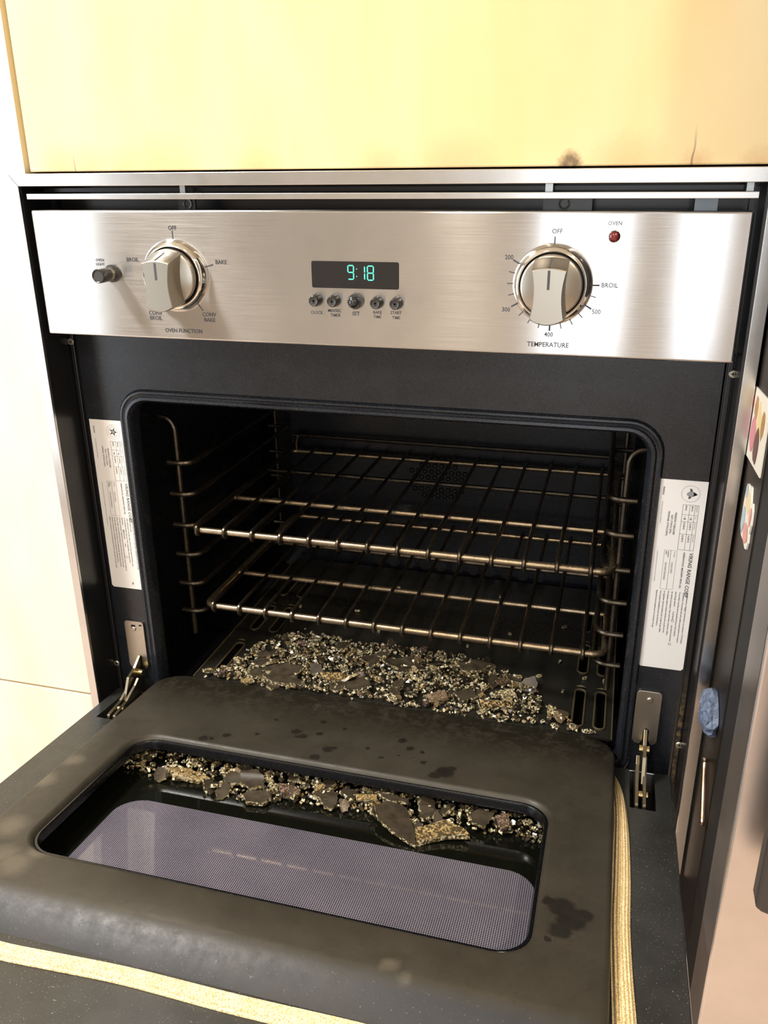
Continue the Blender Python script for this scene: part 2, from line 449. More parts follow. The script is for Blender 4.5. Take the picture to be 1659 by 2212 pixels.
def text_into(mb, s, size, fn, align='CENTER', mi=0, shear=0.0, sx=1.0, valign='CENTER'):
    """add flat lettering: fn(u, v) -> xyz for text-plane coordinates"""
    c = bpy.data.curves.new('txt', 'FONT'); c.body = s; c.size = size; c.align_x = align; c.align_y = valign
    c.resolution_u = 2; c.shear = shear; c.offset = size * 0.014; c.fill_mode = 'FRONT'
    o = bpy.data.objects.new('txt', c); COL.objects.link(o)
    me = bpy.data.meshes.new_from_object(o.evaluated_get(DG()))
    mb.add([fn(v.co.x * sx, v.co.y) for v in me.vertices], [list(p.vertices) for p in me.polygons], mi)
    bpy.data.objects.remove(o); bpy.data.curves.remove(c); bpy.data.meshes.remove(me)

# ------------------------------------------------------------------ room shell
FL = -1.35
def structure(name, m, mat, **kw):
    return tag(m.build(name, mat, None, **kw), kind='structure')
m = MB(); m.box((-2.3, -3.8, FL - 0.05), (2.3, 0.75, FL)); structure('floor', m, M_FLOOR)
m = MB(); m.box((-2.3, -3.8, CEIL), (2.3, 0.75, CEIL + 0.05)); structure('ceiling', m, M_CEIL)
m = MB(); m.box((-2.3, 0.66, FL), (2.3, 0.75, CEIL)); structure('wall_front', m, M_WALL)
m = MB(); m.box((2.2, -3.7, FL), (2.3, 0.66, CEIL)); structure('wall_right', m, M_WALL)
def wall_holes(name, u0, u1, holes, fn):
    """wall with rectangular openings (u0,u1,z0,z1)"""
    m = MB()
    us = sorted({u0, u1, *[h[0] for h in holes], *[h[1] for h in holes]})
    zs = sorted({FL, CEIL, *[h[2] for h in holes], *[h[3] for h in holes]})
    for a, b in zip(us, us[1:]):
        for c, d in zip(zs, zs[1:]):
            if any(h[0] <= a and b <= h[1] and h[2] <= c and d <= h[3] for h in holes): continue
            p, q = fn(a, c, 0), fn(b, d, 1)
            m.box(tuple(min(p[i], q[i]) for i in range(3)), tuple(max(p[i], q[i]) for i in range(3)))
    return structure(name, m, M_WALL)
HB = [(-0.16, 0.28, -0.85, 1.05), (0.48, 0.72, -0.85, 1.05)]
HL = [(-2.52, -1.18, -1.07, 0.97), (-2.82, -2.62, -1.07, 0.97)]
wall_holes('wall_back', -2.3, 2.3, HB, lambda u, z, d: (u, -3.7 + 0.1*d, z))
wall_holes('wall_left', -3.7, 0.66, HL, lambda u, z, d: (-2.3 + 0.1*d, u, z))
def window(name, h, fn):
    m = MB(); u0, u1, z0, z1 = h; w = 0.03
    for a, b, c, d in ((u0, u1, z0, z0+w), (u0, u1, z1-w, z1), (u0, u0+w, z0, z1), (u1-w, u1, z0, z1), (u0, u1, (z0+z1)/2-0.012, (z0+z1)/2+0.012)):
        p, q = fn(a, c, 0), fn(b, d, 1)
        m.box(tuple(min(p[i], q[i]) for i in range(3)), tuple(max(p[i], q[i]) for i in range(3)))
    structure(name, m, M_FRAME)
window('window_1', HB[0], lambda u, z, d: (u, -3.58 + 0.03*d, z))
window('window_2', HB[1], lambda u, z, d: (u, -3.58 + 0.03*d, z))
window('window_3', HL[0], lambda u, z, d: (-2.17 + 0.03*d, u, z))
window('window_4', HL[1], lambda u, z, d: (-2.17 + 0.03*d, u, z))

# ------------------------------------------------------------------ cabinets around the oven
cab = thing('oven_cabinet', (0.0, 0.3, 0.0385), 'pale maple cabinet door right above the oven, scorched along its bottom edge', 'cabinet')
B('carcass', (-0.362, 0.022, 0.0385), (0.394, 0.60, 1.10), M_WOODL, cab)
B('door', (-0.3655, 0.0005, 0.0385), (0.394, 0.0205, 1.09), M_WOOD, cab, bevel=0.0015)
pan = thing('pantry_cabinet', (-0.75, 0.3, FL), 'tall pale maple cabinet standing left of the oven', 'cabinet')
B('carcass', (-1.15, 0.023, FL + 0.1), (-0.3845, 0.60, 1.10), M_WOODL, pan)
B('toe_kick', (-1.15, 0.07, FL), (-0.3845, 0.60, FL + 0.1), M_BLACK, pan)
XZ = lambda u, v, d: (u, d, v)
m = MB(); m.prism([(-1.145, -0.6295), (-0.3845, -0.6295), (-0.3845, 0.030), (-0.3725, 0.030), (-0.3725, 1.09), (-1.145, 1.09)], XZ, 0.001, 0.021)
m.build('upper_door', M_WOODL, pan)
B('lower_door', (-1.145, 0.001, FL + 0.105), (-0.3845, 0.021, -0.6335), M_WOODL, pan, bevel=0.001)

# ------------------------------------------------------------------ the wall oven
ov = thing('wall_oven', (0.0, 0.3, -0.80), 'built-in stainless steel wall oven with its door hanging open and the inner door glass shattered', 'oven')

# --- surround trim
TZ = 0.0368
m = MB(); m.prism([(-0.3915, TZ), (0.3945, TZ), (0.3815, 0.0240), (-0.3800, 0.0240)], XZ, -0.004, 0.0004); m.build('trim_bar', M_TRIM, ov, bevel=0.0006)
m = MB(); m.prism([(-0.3915, TZ - 0.0004), (-0.3805, 0.0240), (-0.3790, -0.75), (-0.3905, -0.75)], XZ, -0.004, 0.0004); m.build('trim_bar', M_TRIM, ov, bevel=0.0006)
m = MB(); m.prism([(0.3945, TZ - 0.0004), (0.3945, -0.75), (0.3820, -0.75), (0.3820, 0.0240)], XZ, -0.004, 0.0004); m.build('trim_bar', M_TRIM, ov, bevel=0.0006)
# dark channel between trim and oven body
m = MB()
for s in (-1, 1):
    xs = sorted((s*0.3800, s*0.3840)); m.box((xs[0], 0.0006, -0.78), (xs[1], 0.062, 0.0238))
    m.box((min(s*0.3725, s*0.384), 0.049, -0.78), (max(s*0.3725, s*0.384), 0.062, 0.020))
m.box((-0.384, 0.0006, 0.0240), (0.384, 0.062, 0.0270))
m.box((-0.384, 0.058, -0.02), (0.384, 0.064, 0.026))
m.build('side_channel', M_BLACK, ov)
for s in (-1, 1):
    xs = sorted((s*0.3735, s*0.3790)); B('mounting_flange', (xs[0], 0.0455, -0.66), (xs[1], 0.049, -0.135), M_FLANGE, ov, bevel=0.001)
# vent bar and clips in the slot above the panel
B('vent_bar', (-0.3735, -0.0015, 0.0106), (0.3742, 0.018, 0.0165), M_TRIM, ov, bevel=0.0006)
m = MB(); m.box((-0.3735, 0.030, 0.0175), (0.3742, 0.033, 0.0215)); m.build('vent_slat', M_BLACK, ov)
for x, w in ((-0.196, 0.020), (0.2005, 0.046)):
    m = MB(); m.box((x - w*0.35, 0.022, -0.004), (x + w*0.65, 0.0245, 0.0104)); m.lathe([(0.0036, 0), (0.0036, 0.001), (0.0055, 0.0015), (0.0055, 0)], (x + 0.004, 0.022, 0.0055), n=16, cap1=False)
    m.build('bracket', M_BLACK if w < 0.03 else M_BLACK, ov)
B('bracket', (0.3225, 0.022, -0.004), (0.3425, 0.024, 0.0104), simple('bracket_zinc', (0.22, 0.25, 0.28), 0.4, 0.6), ov)
for x, w in ((-0.1925, 0.006), (0.1900, 0.007), (0.3675, 0.006)):
    B('clip', (x - w/2, 0.014, 0.0166), (x + w/2, 0.020, 0.0238), simple('clip_zinc', (0.5, 0.52, 0.52), 0.3, 0.8), ov)

# --- control panel
B('control_panel', (-0.3725, 0.0, -0.136), (0.3725, 0.030, 0.0), M_STEEL, ov, bevel=0.0022, segs=3)
cp = bpy.data.objects['control_panel']
B('body_top', (-0.366, 0.031, -0.14), (0.366, 0.30, -0.004), M_BLACK, ov)
yp = -0.00025
def ptxt(s, x, z, h, align='CENTER', sx=1.0):
    m = MB(); text_into(m, s, h/0.72, lambda u, v: (x + u, yp, z + v), align, sx=sx); m.build('lettering', M_INK, cp)
H = 0.0044
for s, x, z in (('OFF', -.201, -.018), ('BAKE', -.1475, -.0521), ('CONV', -.1663, -.1075), ('BAKE', -.1662, -.1133), ('CONV', -.2313, -.1076), ('BROIL', -.2314, -.1132),
                ('BROIL', -.2525, -.0512), ('OVEN FUNCTION', -.1988, -.1262), 
                ('200', .157, -.0426), ('300', .156, -.0923), ('400', .199, -.1152), ('500', .2429, -.0919), ('BROIL', .2532, -.0669), ('OFF', .2012, -.0184)):
    ptxt(s, x, z, H, sx=0.92)
ptxt('OVEN', -.2929, -.0523, .0029, sx=.95); ptxt('LIGHT', -.293, -.0567, .0029, sx=.95)
ptxt('OVEN', .2535, -.0109, .0036, sx=.95)
ptxt('TEMPERATURE', .1988, -.1253, 0.0047, sx=0.95)
for s, x, z, h in (('CLOCK', -.042, -.1013, .0031), ('MIN/SEC', -.0222, -.0988, .0031), ('TIMER', -.0214, -.1035, .0031), ('SET', .0008, -.1012, .0040), ('BAKE', .0239, -.0992, .0031), ('TIME', .0239, -.1038, .0031), ('START', .0437, -.0990, .0031), ('TIME', .0440, -.1040, .0031)):
    ptxt(s, x, z, h, sx=0.92)
def tick(cx, cz, ang, r0, r1, w):
    a = math.radians(ang); d = Vector((math.cos(a), math.sin(a))); n = Vector((-d.y, d.x)) * w/2; c = Vector((cx, cz))
    q = [c + d*r0 - n, c + d*r1 - n, c + d*r1 + n, c + d*r0 + n]
    m = MB(); m.prism([(p.x, p.y) for p in q], XZ, yp, 0.0001); m.build('tick_mark', M_INK, cp)
for k in range(150, 361, 15):
    big = k in (150, 210, 270, 330, 360)
    tick(.1995, -.067, k, .0385, .0445 if big else .0435, .0016 if big else .0009)
tick(.1995, -.067, 90, .0375, .0440, .0013)
for a_ in (90, 15.5, -52): tick(-.2015, -.067, a_, .0375, .0462, .0012)

# --- clock display
m = MB(); m.prism(rr(-.0460, .0470, -.0757, -.0490, .0018, 4), XZ, -0.0006, 0.001); dsp = m.build('display', M_DISP, ov)
SEG = {'9': 'abcdfg', '1': 'bc', '8': 'abcdefg'}
def digit(ch, x, z, w, h):
    m = MB(); t = 0.00115; g = 0.00025
    def hseg(zc): m.prism([(x + g + t/2, zc), (x + g + t, zc + t/2), (x + w - g - t, zc + t/2), (x + w - g - t/2, zc), (x + w - g - t, zc - t/2), (x + g + t, zc - t/2)], XZ, -0.0009, -0.0005)
    def vseg(xc, z0, z1): m.prism([(xc, z0 + g), (xc + t/2, z0 + g + t/2), (xc + t/2, z1 - g - t/2), (xc, z1 - g), (xc - t/2, z1 - g - t/2), (xc - t/2, z0 + g + t/2)], XZ, -0.0009, -0.0005)
    zt, zm, zb = z + h - t/2, z + h/2, z + t/2
    for s in SEG[ch]:
        if s == 'a': hseg(zt)
        if s == 'g': hseg(zm)
        if s == 'd': hseg(zb)
        if s == 'f': vseg(x + t/2, zm, zt)
        if s == 'b': vseg(x + w - t/2, zm, zt)
        if s == 'e': vseg(x + t/2, zb, zm)
        if s == 'c': vseg(x + w - t/2, zb, zm)
    m.build('digit', M_DIGIT, dsp)
digit('9', -.0072, -.0670, .0072, .0147)
digit('1', .0045, -.0674, .0072, .0147)
digit('8', .0136, -.0675, .0074, .0150)
m = MB()
for zz in (-.0562, -.0636): m.prism(circ(.0027, zz, .00055, 8), XZ, -0.0009, -0.0005)
m.build('colon', M_DIGIT, dsp)

# --- push buttons
def button(x, z, dome=False):
    root = MB()
    root.lathe([(.0064, .0), (.0064, .004), (.0058, .0055), (.0058, .0100), (.0052, .0112)] if not dome else [(.0074, 0), (.0074, .006), (.0066, .0062)], (x, 0.0, z), n=24, cap1=True)
    b = root.build('push_button', M_BTN, ov, smooth=True)
    c = MB()
    if dome:
        c.lathe([(.0064, .0060), (.0064, .0085), (.0060, .0112), (.0048, .0134), (.0028, .0148), (.0008, .0152)], (x, 0.0, z), n=24)
        c.build('button_cap', M_BTNG, b, smooth=True)
        r = MB()
        for k in range(30):
            a = 2*math.pi*k/30
            r.prism([(x + .0074*math.cos(a-.05), z + .0074*math.sin(a-.05)), (x + .0079*math.cos(a), z + .0079*math.sin(a)), (x + .0074*math.cos(a+.05), z + .0074*math.sin(a+.05))], XZ, -.006, 0)
        r.build('knurling', M_BTN, b)
    else:
        c.lathe([(.0050, .0112), (.0046, .0118), (.0040, .0114), (.001, .0112)], (x, 0.0, z), n=24)
        c.build('button_cap', M_BTN, b, smooth=True)
    return b
button(-.0413, -.0880); button(-.0215, -.0880); button(.0014, -.0882, True); button(.0247, -.0887); button(.0452, -.0888)
m = MB(); m.lathe([(.0095, 0), (.0095, .003), (.0062, .0034), (.0060, .012), (.0076, .0125), (.0076, .0290), (.0070, .0300), (.0062, .0296), (.0055, .0288)], (-.2785, 0, -.0660), n=28)
lb = m.build('light_button', M_BTN, ov, smooth=True)
m = MB(); m.lathe([(.0068, .002), (.0068, .012)], (-.2785, 0, -.0660), n=28, cap1=False); m.build('button_sleeve', M_NICKEL, lb, smooth=True)
m = MB(); m.lathe([(.0056, 0), (.0056, .0012), (.0048, .0022), (.0046, .0010)], (.2536, 0, -.0224), n=24, cap1=False)
il = m.build('indicator_lamp', M_CHROME, ov, smooth=True)
m = MB(); m.lathe([(.0046, .0004), (.0042, .0020), (.0025, .0030), (.0006, .0034)], (.2536, 0, -.0224), n=24); m.build('lens', M_RED, il, smooth=True)

# --- control knobs
def knob(cx, cz):
    m = MB(); m.lathe([(.0380, 0), (.0384, .0015), (.0378, .0040), (.0350, .0085), (.0335, .0100), (.0322, .0104), (.0310, .0098), (.0306, .006)], (cx, 0, cz), n=64, cap1=False)
    kn = m.build('control_knob', M_CHROME, ov, smooth=True)
    m = MB(); m.lathe([(.0312, .002), (.0300, .0045)], (cx, 0, cz), n=64); m.build('shadow_gap', M_VOID, kn)
    m = MB(); m.lathe([(.0288, .004), (.0292, .0145), (.0286, .0165), (.0270, .0175)], (cx, 0, cz), n=64); m.build('dial', M_NICKEL, kn, smooth=True)
    # grip: waisted bar with two scooped sides, sloping at its top
    m = MB(); L = []
    def outline(w, zt, zb, waist, bot, n=12):
        pts = []
        for k in range(n + 1):
            u = k/n; pts.append((w - waist*math.sin(math.pi*u), zb + (zt - zb)*u))
        for k in range(1, n):
            x = w - 2*w*k/n; pts.append((x, zt + 0.0026*(1 - (x/w)**2)))
        for k in range(n + 1):
            u = k/n; pts.append((-w + waist*math.sin(math.pi*u), zt + (zb - zt)*u))
        for k in range(1, n):
            x = -w + 2*w*k/n; pts.append((x, zb - bot*(1 - (x/w)**2)))
        return pts
    for w, zt, zb, wa, y in ((.0166, .0245, -.0262, .0026, -.0165), (.0164, .0232, -.0268, .0027, -.0200), (.0161, .0172, -.0278, .0028, -.0420), (.0157, .0167, -.0274, .0028, -.0430), (.0151, .0160, -.0268, .0028, -.0434)):
        L.append([(cx + p[0], y, cz + p[1]) for p in outline(w, zt, zb, wa, .0050)])
    m.loops(L, True, False, True); m.build('grip', M_NICKEL, kn, smooth=True, sharp=25)
    m = MB(); m.prism([(cx - .0012, cz + .0172), (cx + .0012, cz + .0172), (cx + .0012, cz + .0000), (cx - .0012, cz + .0000)], XZ, -.04365, -.0430)
    m.add([(cx - .0008, -.0425, cz + .0201), (cx + .0008, -.0425, cz + .0201), (cx + .0008, -.0202, cz + .0262), (cx - .0008, -.0202, cz + .0262)], [(0, 1, 2, 3)])
    m.build('pointer', M_INK, kn)
    return kn
knob(-.2015, -.067); knob(.1995, -.067)

# --- face frame with rounded opening and beaded rim
YF = 0.047
OP = (-0.3225, 0.3225, -0.668, -0.2085)
def face_loop(ins, y, rad): return [(x, y, z) for x, z in rr(OP[0] + ins, OP[1] - ins, OP[2] + ins, OP[3] - ins, rad)]
m = MB()
m.loops([[(x, YF + 0.012, z) for x, z in rr(-.3705, .3705, -.700, -.100, .001)], [(x, YF, z) for x, z in rr(-.3705, .3705, -.700, -.100, .001)], face_loop(-0.001, YF, .038)])
fc = m.build('face_frame', M_ENAMEL, ov)
m = MB()
m.loops([face_loop(-0.001, YF + .001, .038), face_loop(0.0, YF - .0015, .037), face_loop(0.0015, YF - .0032, .0355), face_loop(0.0035, YF - .0034, .034), face_loop(0.0050, YF - .0020, .033), face_loop(0.0065, YF - .0018, .032),
         face_loop(0.0085, YF - .0045, .030), face_loop(0.0115, YF - .0048, .028), face_loop(0.0140, YF - .0022, .026), face_loop(0.0155, YF + .003, .025), face_loop(0.0160, YF + .016, .025)])
m.build('opening_rim', M_ENAMEL, ov, smooth=True)
# --- cavity liner
m = MB()
def cav(ins, y, r): return [(x, y, z) for x, z in rr(-.3085 + ins, .3085 - ins, -.652 + ins, -.2225 - ins, r)]
m.loops([cav(0, .062, .026), cav(-.006, .075, .028), cav(-.006, .47, .028), cav(.004, .492, .02)], cap1=True)
m.build('cavity', M_CAVITY, ov, smooth=True)
# back baffle with its holes
m = MB(); m.prism(rr(-.272, .272, -.640, -.300, .006, 3), XZ, .481, .486); bf = m.build('fan_baffle', enamel('baffle_enamel', (0.0055, 0.0065, 0.0100), 0.26, 0.08), ov)
m = MB()
random.seed(5)
for r_ in range(7):
    for c_ in range(9):
        x = -.055 + c_*.0115 + (r_ % 2)*.0057; z = -.478 + r_*.0105
        if ((x + .009)/.05)**2 + ((z + .448)/.036)**2 < 1:
            m.lathe([(.0028, 0), (.0040, .0016), (.0047, .0)], (x, .4808, z), n=8, cap1=False)
            m.prism(circ(x, z, .0030, 8), XZ, .4806, .4809, 1)
tag(m.build('vent_hole', [M_CAVITY, M_VOID], bf), kind='stuff')
for k in range(8):
    m = MB(); x = -.24 + k*.062; m.prism(rr(x, x + .047, -.326, -.312, .006, 4), XZ, .4795, .4812); m.build('vent_slot', M_VOID, bf)
for k in range(11):
    m = MB(); m.prism(circ(-.115 + k*.0285, -.610, .0100, 14), XZ, .4795, .4812); m.build('flame_port', M_VOID, bf)
# --- floor pan with slots
m = MB()
SL = [(-.2465, -.2325), (-.2150, -.2010), (.2510, .2650), (.2780, .2920)]
SY = [(.078, .163), (.205, .285), (.325, .385)]
X0, X1, Y0, Y1, ZP = -.268, .302, .0610, .470, -.6195
xs = [X0] + [v for p in SL for v in p] + [X1]; ys = [Y0] + [v for p in SY for v in p] + [Y1]
for i in range(len(xs) - 1):
    for j in range(len(ys) - 1):
        if i % 2 == 1 and j % 2 == 1: continue
        m.box((xs[i], ys[j], ZP - .003), (xs[i+1], ys[j+1], ZP))
m.build('floor_pan', M_PAN, ov)
fp = bpy.data.objects['floor_pan']
M_EDGE_GLINT = simple('enamel_edge_glint', (0.16, 0.125, 0.07), 0.3, 0.6)  # paler enamel: catch-light along pan edges and slot rims put into the colour
for x in (X0, X1 - .002): B('pan_edge', (x, Y0, ZP - .0004), (x + .002, Y1, ZP + .0020), M_EDGE_GLINT, fp, bevel=.0006)
for a, b in SL:
    for c, d in SY:
        r = MB(); cx_ = (a + b)/2
        r.tube([(x, y, ZP + .0006) for x, y in rr(a, b, c, d, .0068, 5)], .0014, 6, closed=True)
        r.add([(a, d - .007, ZP), (b, d - .007, ZP), (b, d + .001, ZP + .0045), (a, d + .001, ZP + .0045), (cx_, d + .003, ZP + .006)], [(3, 2, 4)])
        r.build('slot_rim', M_EDGE_GLINT, fp, smooth=True)
B('slot_dark_sheet', (-.262, .07, -.6515), (.298, .46, -.645), M_VOID, ov)  # near-black sheet added below the pan so its slots read dark

# --- wire rack supports on both side walls
HOOK = (-.324, -.3685, -.4140, -.4580, -.5025, -.5460)
for s in (-1, 1):
    m = MB()
    m.tube(smooth_path([(s*.312, .119, -.262), (s*.300, .119, -.264), (s*.2915, .119, -.274), (s*.290, .119, -.30), (s*.290, .119, -.45), (s*.290, .119, -.584)], 5), .0036, 8)
    rs = m.build('rack_support', M_WIRE, ov, smooth=True)
    m = MB(); m.tube([(s*.292, .462, -.255), (s*.292, .462, -.588)], .0034, 8); m.build('upright', M_WIRE, rs, smooth=True)
    for z in HOOK:
        m = MB()
        m.tube(smooth_path([(s*.3035, .1150, z), (s*.292, .1148, z), (s*.2825, .1160, z), (s*.2745, .1215, z), (s*.2710, .1320, z), (s*.2705, .16, z), (s*.2705, .30, z), (s*.2705, .445, z), (s*.2740, .456, z), (s*.288, .459, z), (s*.303, .459, z)], 5), .0036, 8)
        m.build('rung', M_WIRE, rs, smooth=True)

# --- rating labels, hinge plates, screws on the face
def label_plate(x0, x1, z0, z1, lang, tilt):
    m = MB(); m.prism([(x0, z1), (x0, z0 + .0025), (x0 + .0025, z0), (x1 - .0025, z0), (x1, z0 + .0025), (x1, z1)], XZ, YF - .0006, YF - .0001)
    lp = m.build('rating_label', M_STICK, ov)
    y = YF - .0008
    ox, oz = x0, z1
    m = MB(); q = MB()
    def T(mb, s, u, v, h, sx=1.0, shear=0.0): # text reading downwards, letter tops towards +x; (u, v) = start of its baseline middle
        text_into(mb, s, h/0.72, lambda a, b: (ox + u*1e-3 + b, y, oz - v*1e-3 - a), 'LEFT', sx=sx, shear=shear)
    def ln(mb, u0, v0, u1, v1, w=.00028):
        a = Vector((u0, -v0))*1e-3; b = Vector((u1, -v1))*1e-3; d = (b - a).normalized(); n = Vector((-d.y, d.x))*w/2
        mb.add([(ox + p.x, y, oz + p.y) for p in (a - n, b - n, b + n, a + n)], [(0, 1, 2, 3)])
    T(m, 'VIKING RANGE CORP.', 41.2, 82.3, .0040, 0.99, 0.12)
    T(m, 'GREENWOOD, MISSISSIPPI 38930 USA', 34.0, 82.2, .0019, 1.0)
    # burner table
    for u in (26.6, 33.6, 39.0, 42.8): ln(m, u, 27.1, u, 79.7)
    for v in (27.1, 38.5, 46.5, 61.0, 79.7): ln(m, 26.6, v, 42.8, v)
    en = lang == 'en'
    for v, a_, b_, c_ in ((28.0, 'BURNER' if en else 'BRULEUR', 'BROIL', 'BAKE'), (40.2, 'NO.', '1 @', '1 @'), (47.3, 'NATURAL', '16,500 B', '30,000 B'), (62.0, 'LP/PROPANE' if en else 'PROPANE', '16,500 B', '30,000 B')):
        T(q, a_, 40.8, v, .0012); T(m, b_, 36.3, v, .0017); T(m, c_, 30.0, v, .0017)
    if en:
        T(m, 'MANIFOLD PRESSURE', 21.6, 37, .0020, .95); T(m, 'NAT. 5"WC/1.2KPa', 17.8, 38, .0020, .95); T(m, 'LP/PROP. 10"WC/2.5KPa', 13.9, 34, .0020, .95)
    else:
        T(m, 'PRESSION TUBULAIRE', 20.4, 37, .0020, .95); T(m, 'NAT. 5"WC/1.2KPa', 16.8, 40, .0020, .95); T(m, 'PROPANE 10"WC/2.5KPa', 13.2, 36, .0020, .95)
    T(m, 'PE030043', 5.2, 8.3, .0018, .95)
    T(q, 'FOR USE IN MECHANICAL APPLIANCE', 5.3, 25.0, .0012, .9)
    for u in (13.4, 20.1, 26.6): ln(m if u == 20.1 else q, u, 81.4, u, 128.6)
    for v in (81.4, 128.6): ln(q, 13.4, v, 26.6, v)
    T(q, 'MODEL' if en else 'MODELE', 24.0, 82.6, .0013); T(q, 'VGSO100SS', 22.6, 95, .0020)
    T(m, 'SERIAL' if en else 'NUMERO', 17.6, 82.6, .0013); T(m, 'NUMBER' if en else 'SERIE', 15.4, 82.6, .0013); T(q, 'G01040C0004460', 16.2, 96, .0021)
    T(q, 'THIS APPLIANCE MUST BE INSTALLED AS DESCRIBED IN THE INSTALLATION INSTRUCTIONS' if en else "Cet appareil doit etre installe selon les instructions d'installation", 6.4, 83, .0011, .95)
    if en:
        lines = ['THE BOTTOM OF THE OUTLET MUST BE A MINIMUM OF 4 1/2" (11CM)', 'FROM THE FLOOR.', 'THIS APPLIANCE CAN BE USED WITH LP GAS AND NATURAL GAS.', 'IT IS SHIPPED FROM THE FACTORY ADJUSTED FOR USE WITH', 'NATURAL          LP/PROPANE          GAS.', 'DOUBLE COAXIAL ORIFICE HOODS MUST BE SCREWED TIGHT WHEN LP',
                 'GAS IS USED. GAS PRESSURE REGULATOR MUST BE SET FOR THE GAS', 'TO BE USED, EITHER NATURAL OR LP/PROPANE. SEE INSTALLATION', 'INSTRUCTIONS FOR COMPLETE CONVERSION INFORMATION.', 'REFER TO MANUAL FOR CONVERSION FROM ONE GAS TO ANOTHER.']
    else:
        lines = ['Les dimensions a degager doivent etre a un minimum 11CM (4.5po)', 'du plancher. Ce produit doit etre utilise au gaz naturel ou propane.', 'Ce produit a ete fixe de la manufacture pour etre employe', 'avec du gaz naturel          ou propane          sous licence autorisee.', 'du robinet au propane, il faut visser bien a fond les orifices',
                 'De doubles capots coaxiaux doivent etre au plus serres.', 'Le regulateur doit etre ajuste pour le type de gaz utilise.', "Voir le guide d'installation pour les instructions.", 'Reportez-vous au guide pour la conversion du gaz.']
    n = len(lines)
    for i, s in enumerate(lines):
        u = 43.2 - i*(43.2 - 10.6)/(n - 1)
        T(m, s, u, 130.8, .00165, 1.02)
        if 'NATURAL   ' in s or 'naturel   ' in s:
            for vv in ((148.5, 186.0) if en else (166, 196)):
                for e in ((u-1.2, vv, u+1.2, vv), (u-1.2, vv+2.6, u+1.2, vv+2.6), (u-1.2, vv, u-1.2, vv+2.6), (u+1.2, vv, u+1.2, vv+2.6)): ln(m, *e)
    # round certification emblem
    eu, ev = (32.3, 14.8) if en else (32.8, 14.5)
    def ring(mb, r, w):
        A = circ(ox + eu*1e-3, oz - ev*1e-3, r, 32); Bq = circ(ox + eu*1e-3, oz - ev*1e-3, r - w, 32)
        mb.loops([[(a, y, b) for a, b in A], [(a, y, b) for a, b in Bq]])
    if en:
        ring(q, .0094, .0003); ring(q, .0066, .0003)
        pts = []
        for k in range(10):
            a = math.radians(0 + 36*k); r = .0058 if k % 2 == 0 else .0024
            pts.append((ox + eu*1e-3 + r*math.cos(a), y, oz - ev*1e-3 + r*math.sin(a)))
        c0 = (ox + eu*1e-3, y, oz - ev*1e-3); m.add([c0] + pts, [(0, 1 + k, 1 + (k + 1) % 10) for k in range(10)])
        m2 = circ(c0[0], c0[2], .0020, 14); q.add([(a, y - .0001, b) for a, b in m2], [tuple(range(14))])
        # small red mark at the foot of the label
        r_ = MB(); r_.add([(ox + .0318, y, oz - .2240), (ox + .0328, y, oz - .2240), (ox + .0345, y, oz - .2268), (ox + .0330, y, oz - .2262), (ox + .0322, y, oz - .2290)], [(0, 1, 2, 3, 4)])
        r_.build('red_mark', simple('red_ink', (0.20, 0.02, 0.02), 0.5), lp)
    else:
        ring(q, .0094, .0003)
        def E(pts, mb): mb.add([(ox + (eu + a)*1e-3, y, oz - (ev - b)*1e-3) for a, b in pts], [tuple(range(len(pts)))])
        E([(7.2, -.5), (1.5, 3.2), (-1, 2.6), (-3.8, .6), (-3.8, -1.6), (-1, -3.6), (1.8, -3.4)], q)
        E([(7.2, -.5), (2.4, 2.6), (3.4, -.5), (2.4, -3.0)], m)
        E([(1.2, 5.4), (-1.5, 5.8), (-.6, 3.6), (-1.0, 2.6), (1.4, 2.6)], m); E([(-.2, -5.8), (-2.2, -5.4), (-1.2, -3.0), (1.0, -3.4)], m)
    m.build('print', M_PRINT, lp); q.build('pale_print', M_PRINTL, lp)
    return lp
tag(label_plate(-.3675, -.3178, -.4838, -.2498, 'en', 0), 'white rating label in English, left of the oven opening')
tag(label_plate(.3215, .3708, -.5010, -.2708, 'fr', 0), 'white rating label in French, right of the oven opening')

def hinge_plate(s, x0, x1, z0, z1, slot_x):
    m = MB(); w = .0030; zs = z0 + .020
    pts = [(x0 + .004, z1), (x0 + .0012, z1 - .0012), (x0, z1 - .004), (x0, z0 + .006), (x0 + .002, z0 + .002), (x0 + .006, z0), (slot_x - w - .003, z0), (slot_x - w, z0 + .006), (slot_x - w, zs), (slot_x, zs + .003), (slot_x + w, zs), (slot_x + w, z0 + .006), (slot_x + w + .003, z0),
           (x1 - .006, z0), (x1 - .002, z0 + .002), (x1, z0 + .006), (x1, z1 - .004), (x1 - .0012, z1 - .0012), (x1 - .004, z1)]
    m.prism(pts, XZ, YF - .0030, YF - .0002)
    hp = m.build('hinge_plate', M_HINGE, ov, bevel=.0006)
    m = MB(); m.lathe([(.0036, .0), (.0036, .0010), (.0028, .0018), (.0006, .0019)], ((x0 + x1)/2 + .001*s, YF - .0030, z1 - .0115), n=18); m.build('screw', M_HINGE, hp, smooth=True)
    if s < 0:
        m = MB(); m.prism(rr(x0 + .010, x0 + .0165, z1 - .0085, z1 - .0055, .0012, 3), XZ, YF - .0034, YF - .0029); m.prism(rr(x0 + .022, x0 + .0265, z1 - .0062, z1 - .0040, .0010, 3), XZ, YF - .0034, YF - .0029)
        m.build('keyhole', M_VOID, hp)
    return hp
hinge_plate(1, .3235, .3525, -.6070, -.5330, .3390)
hinge_plate(-1, -.3550, -.3262, -.6075, -.5330, -.3375)
YZ = lambda x: (lambda u, v, d: (x + d, u, v))
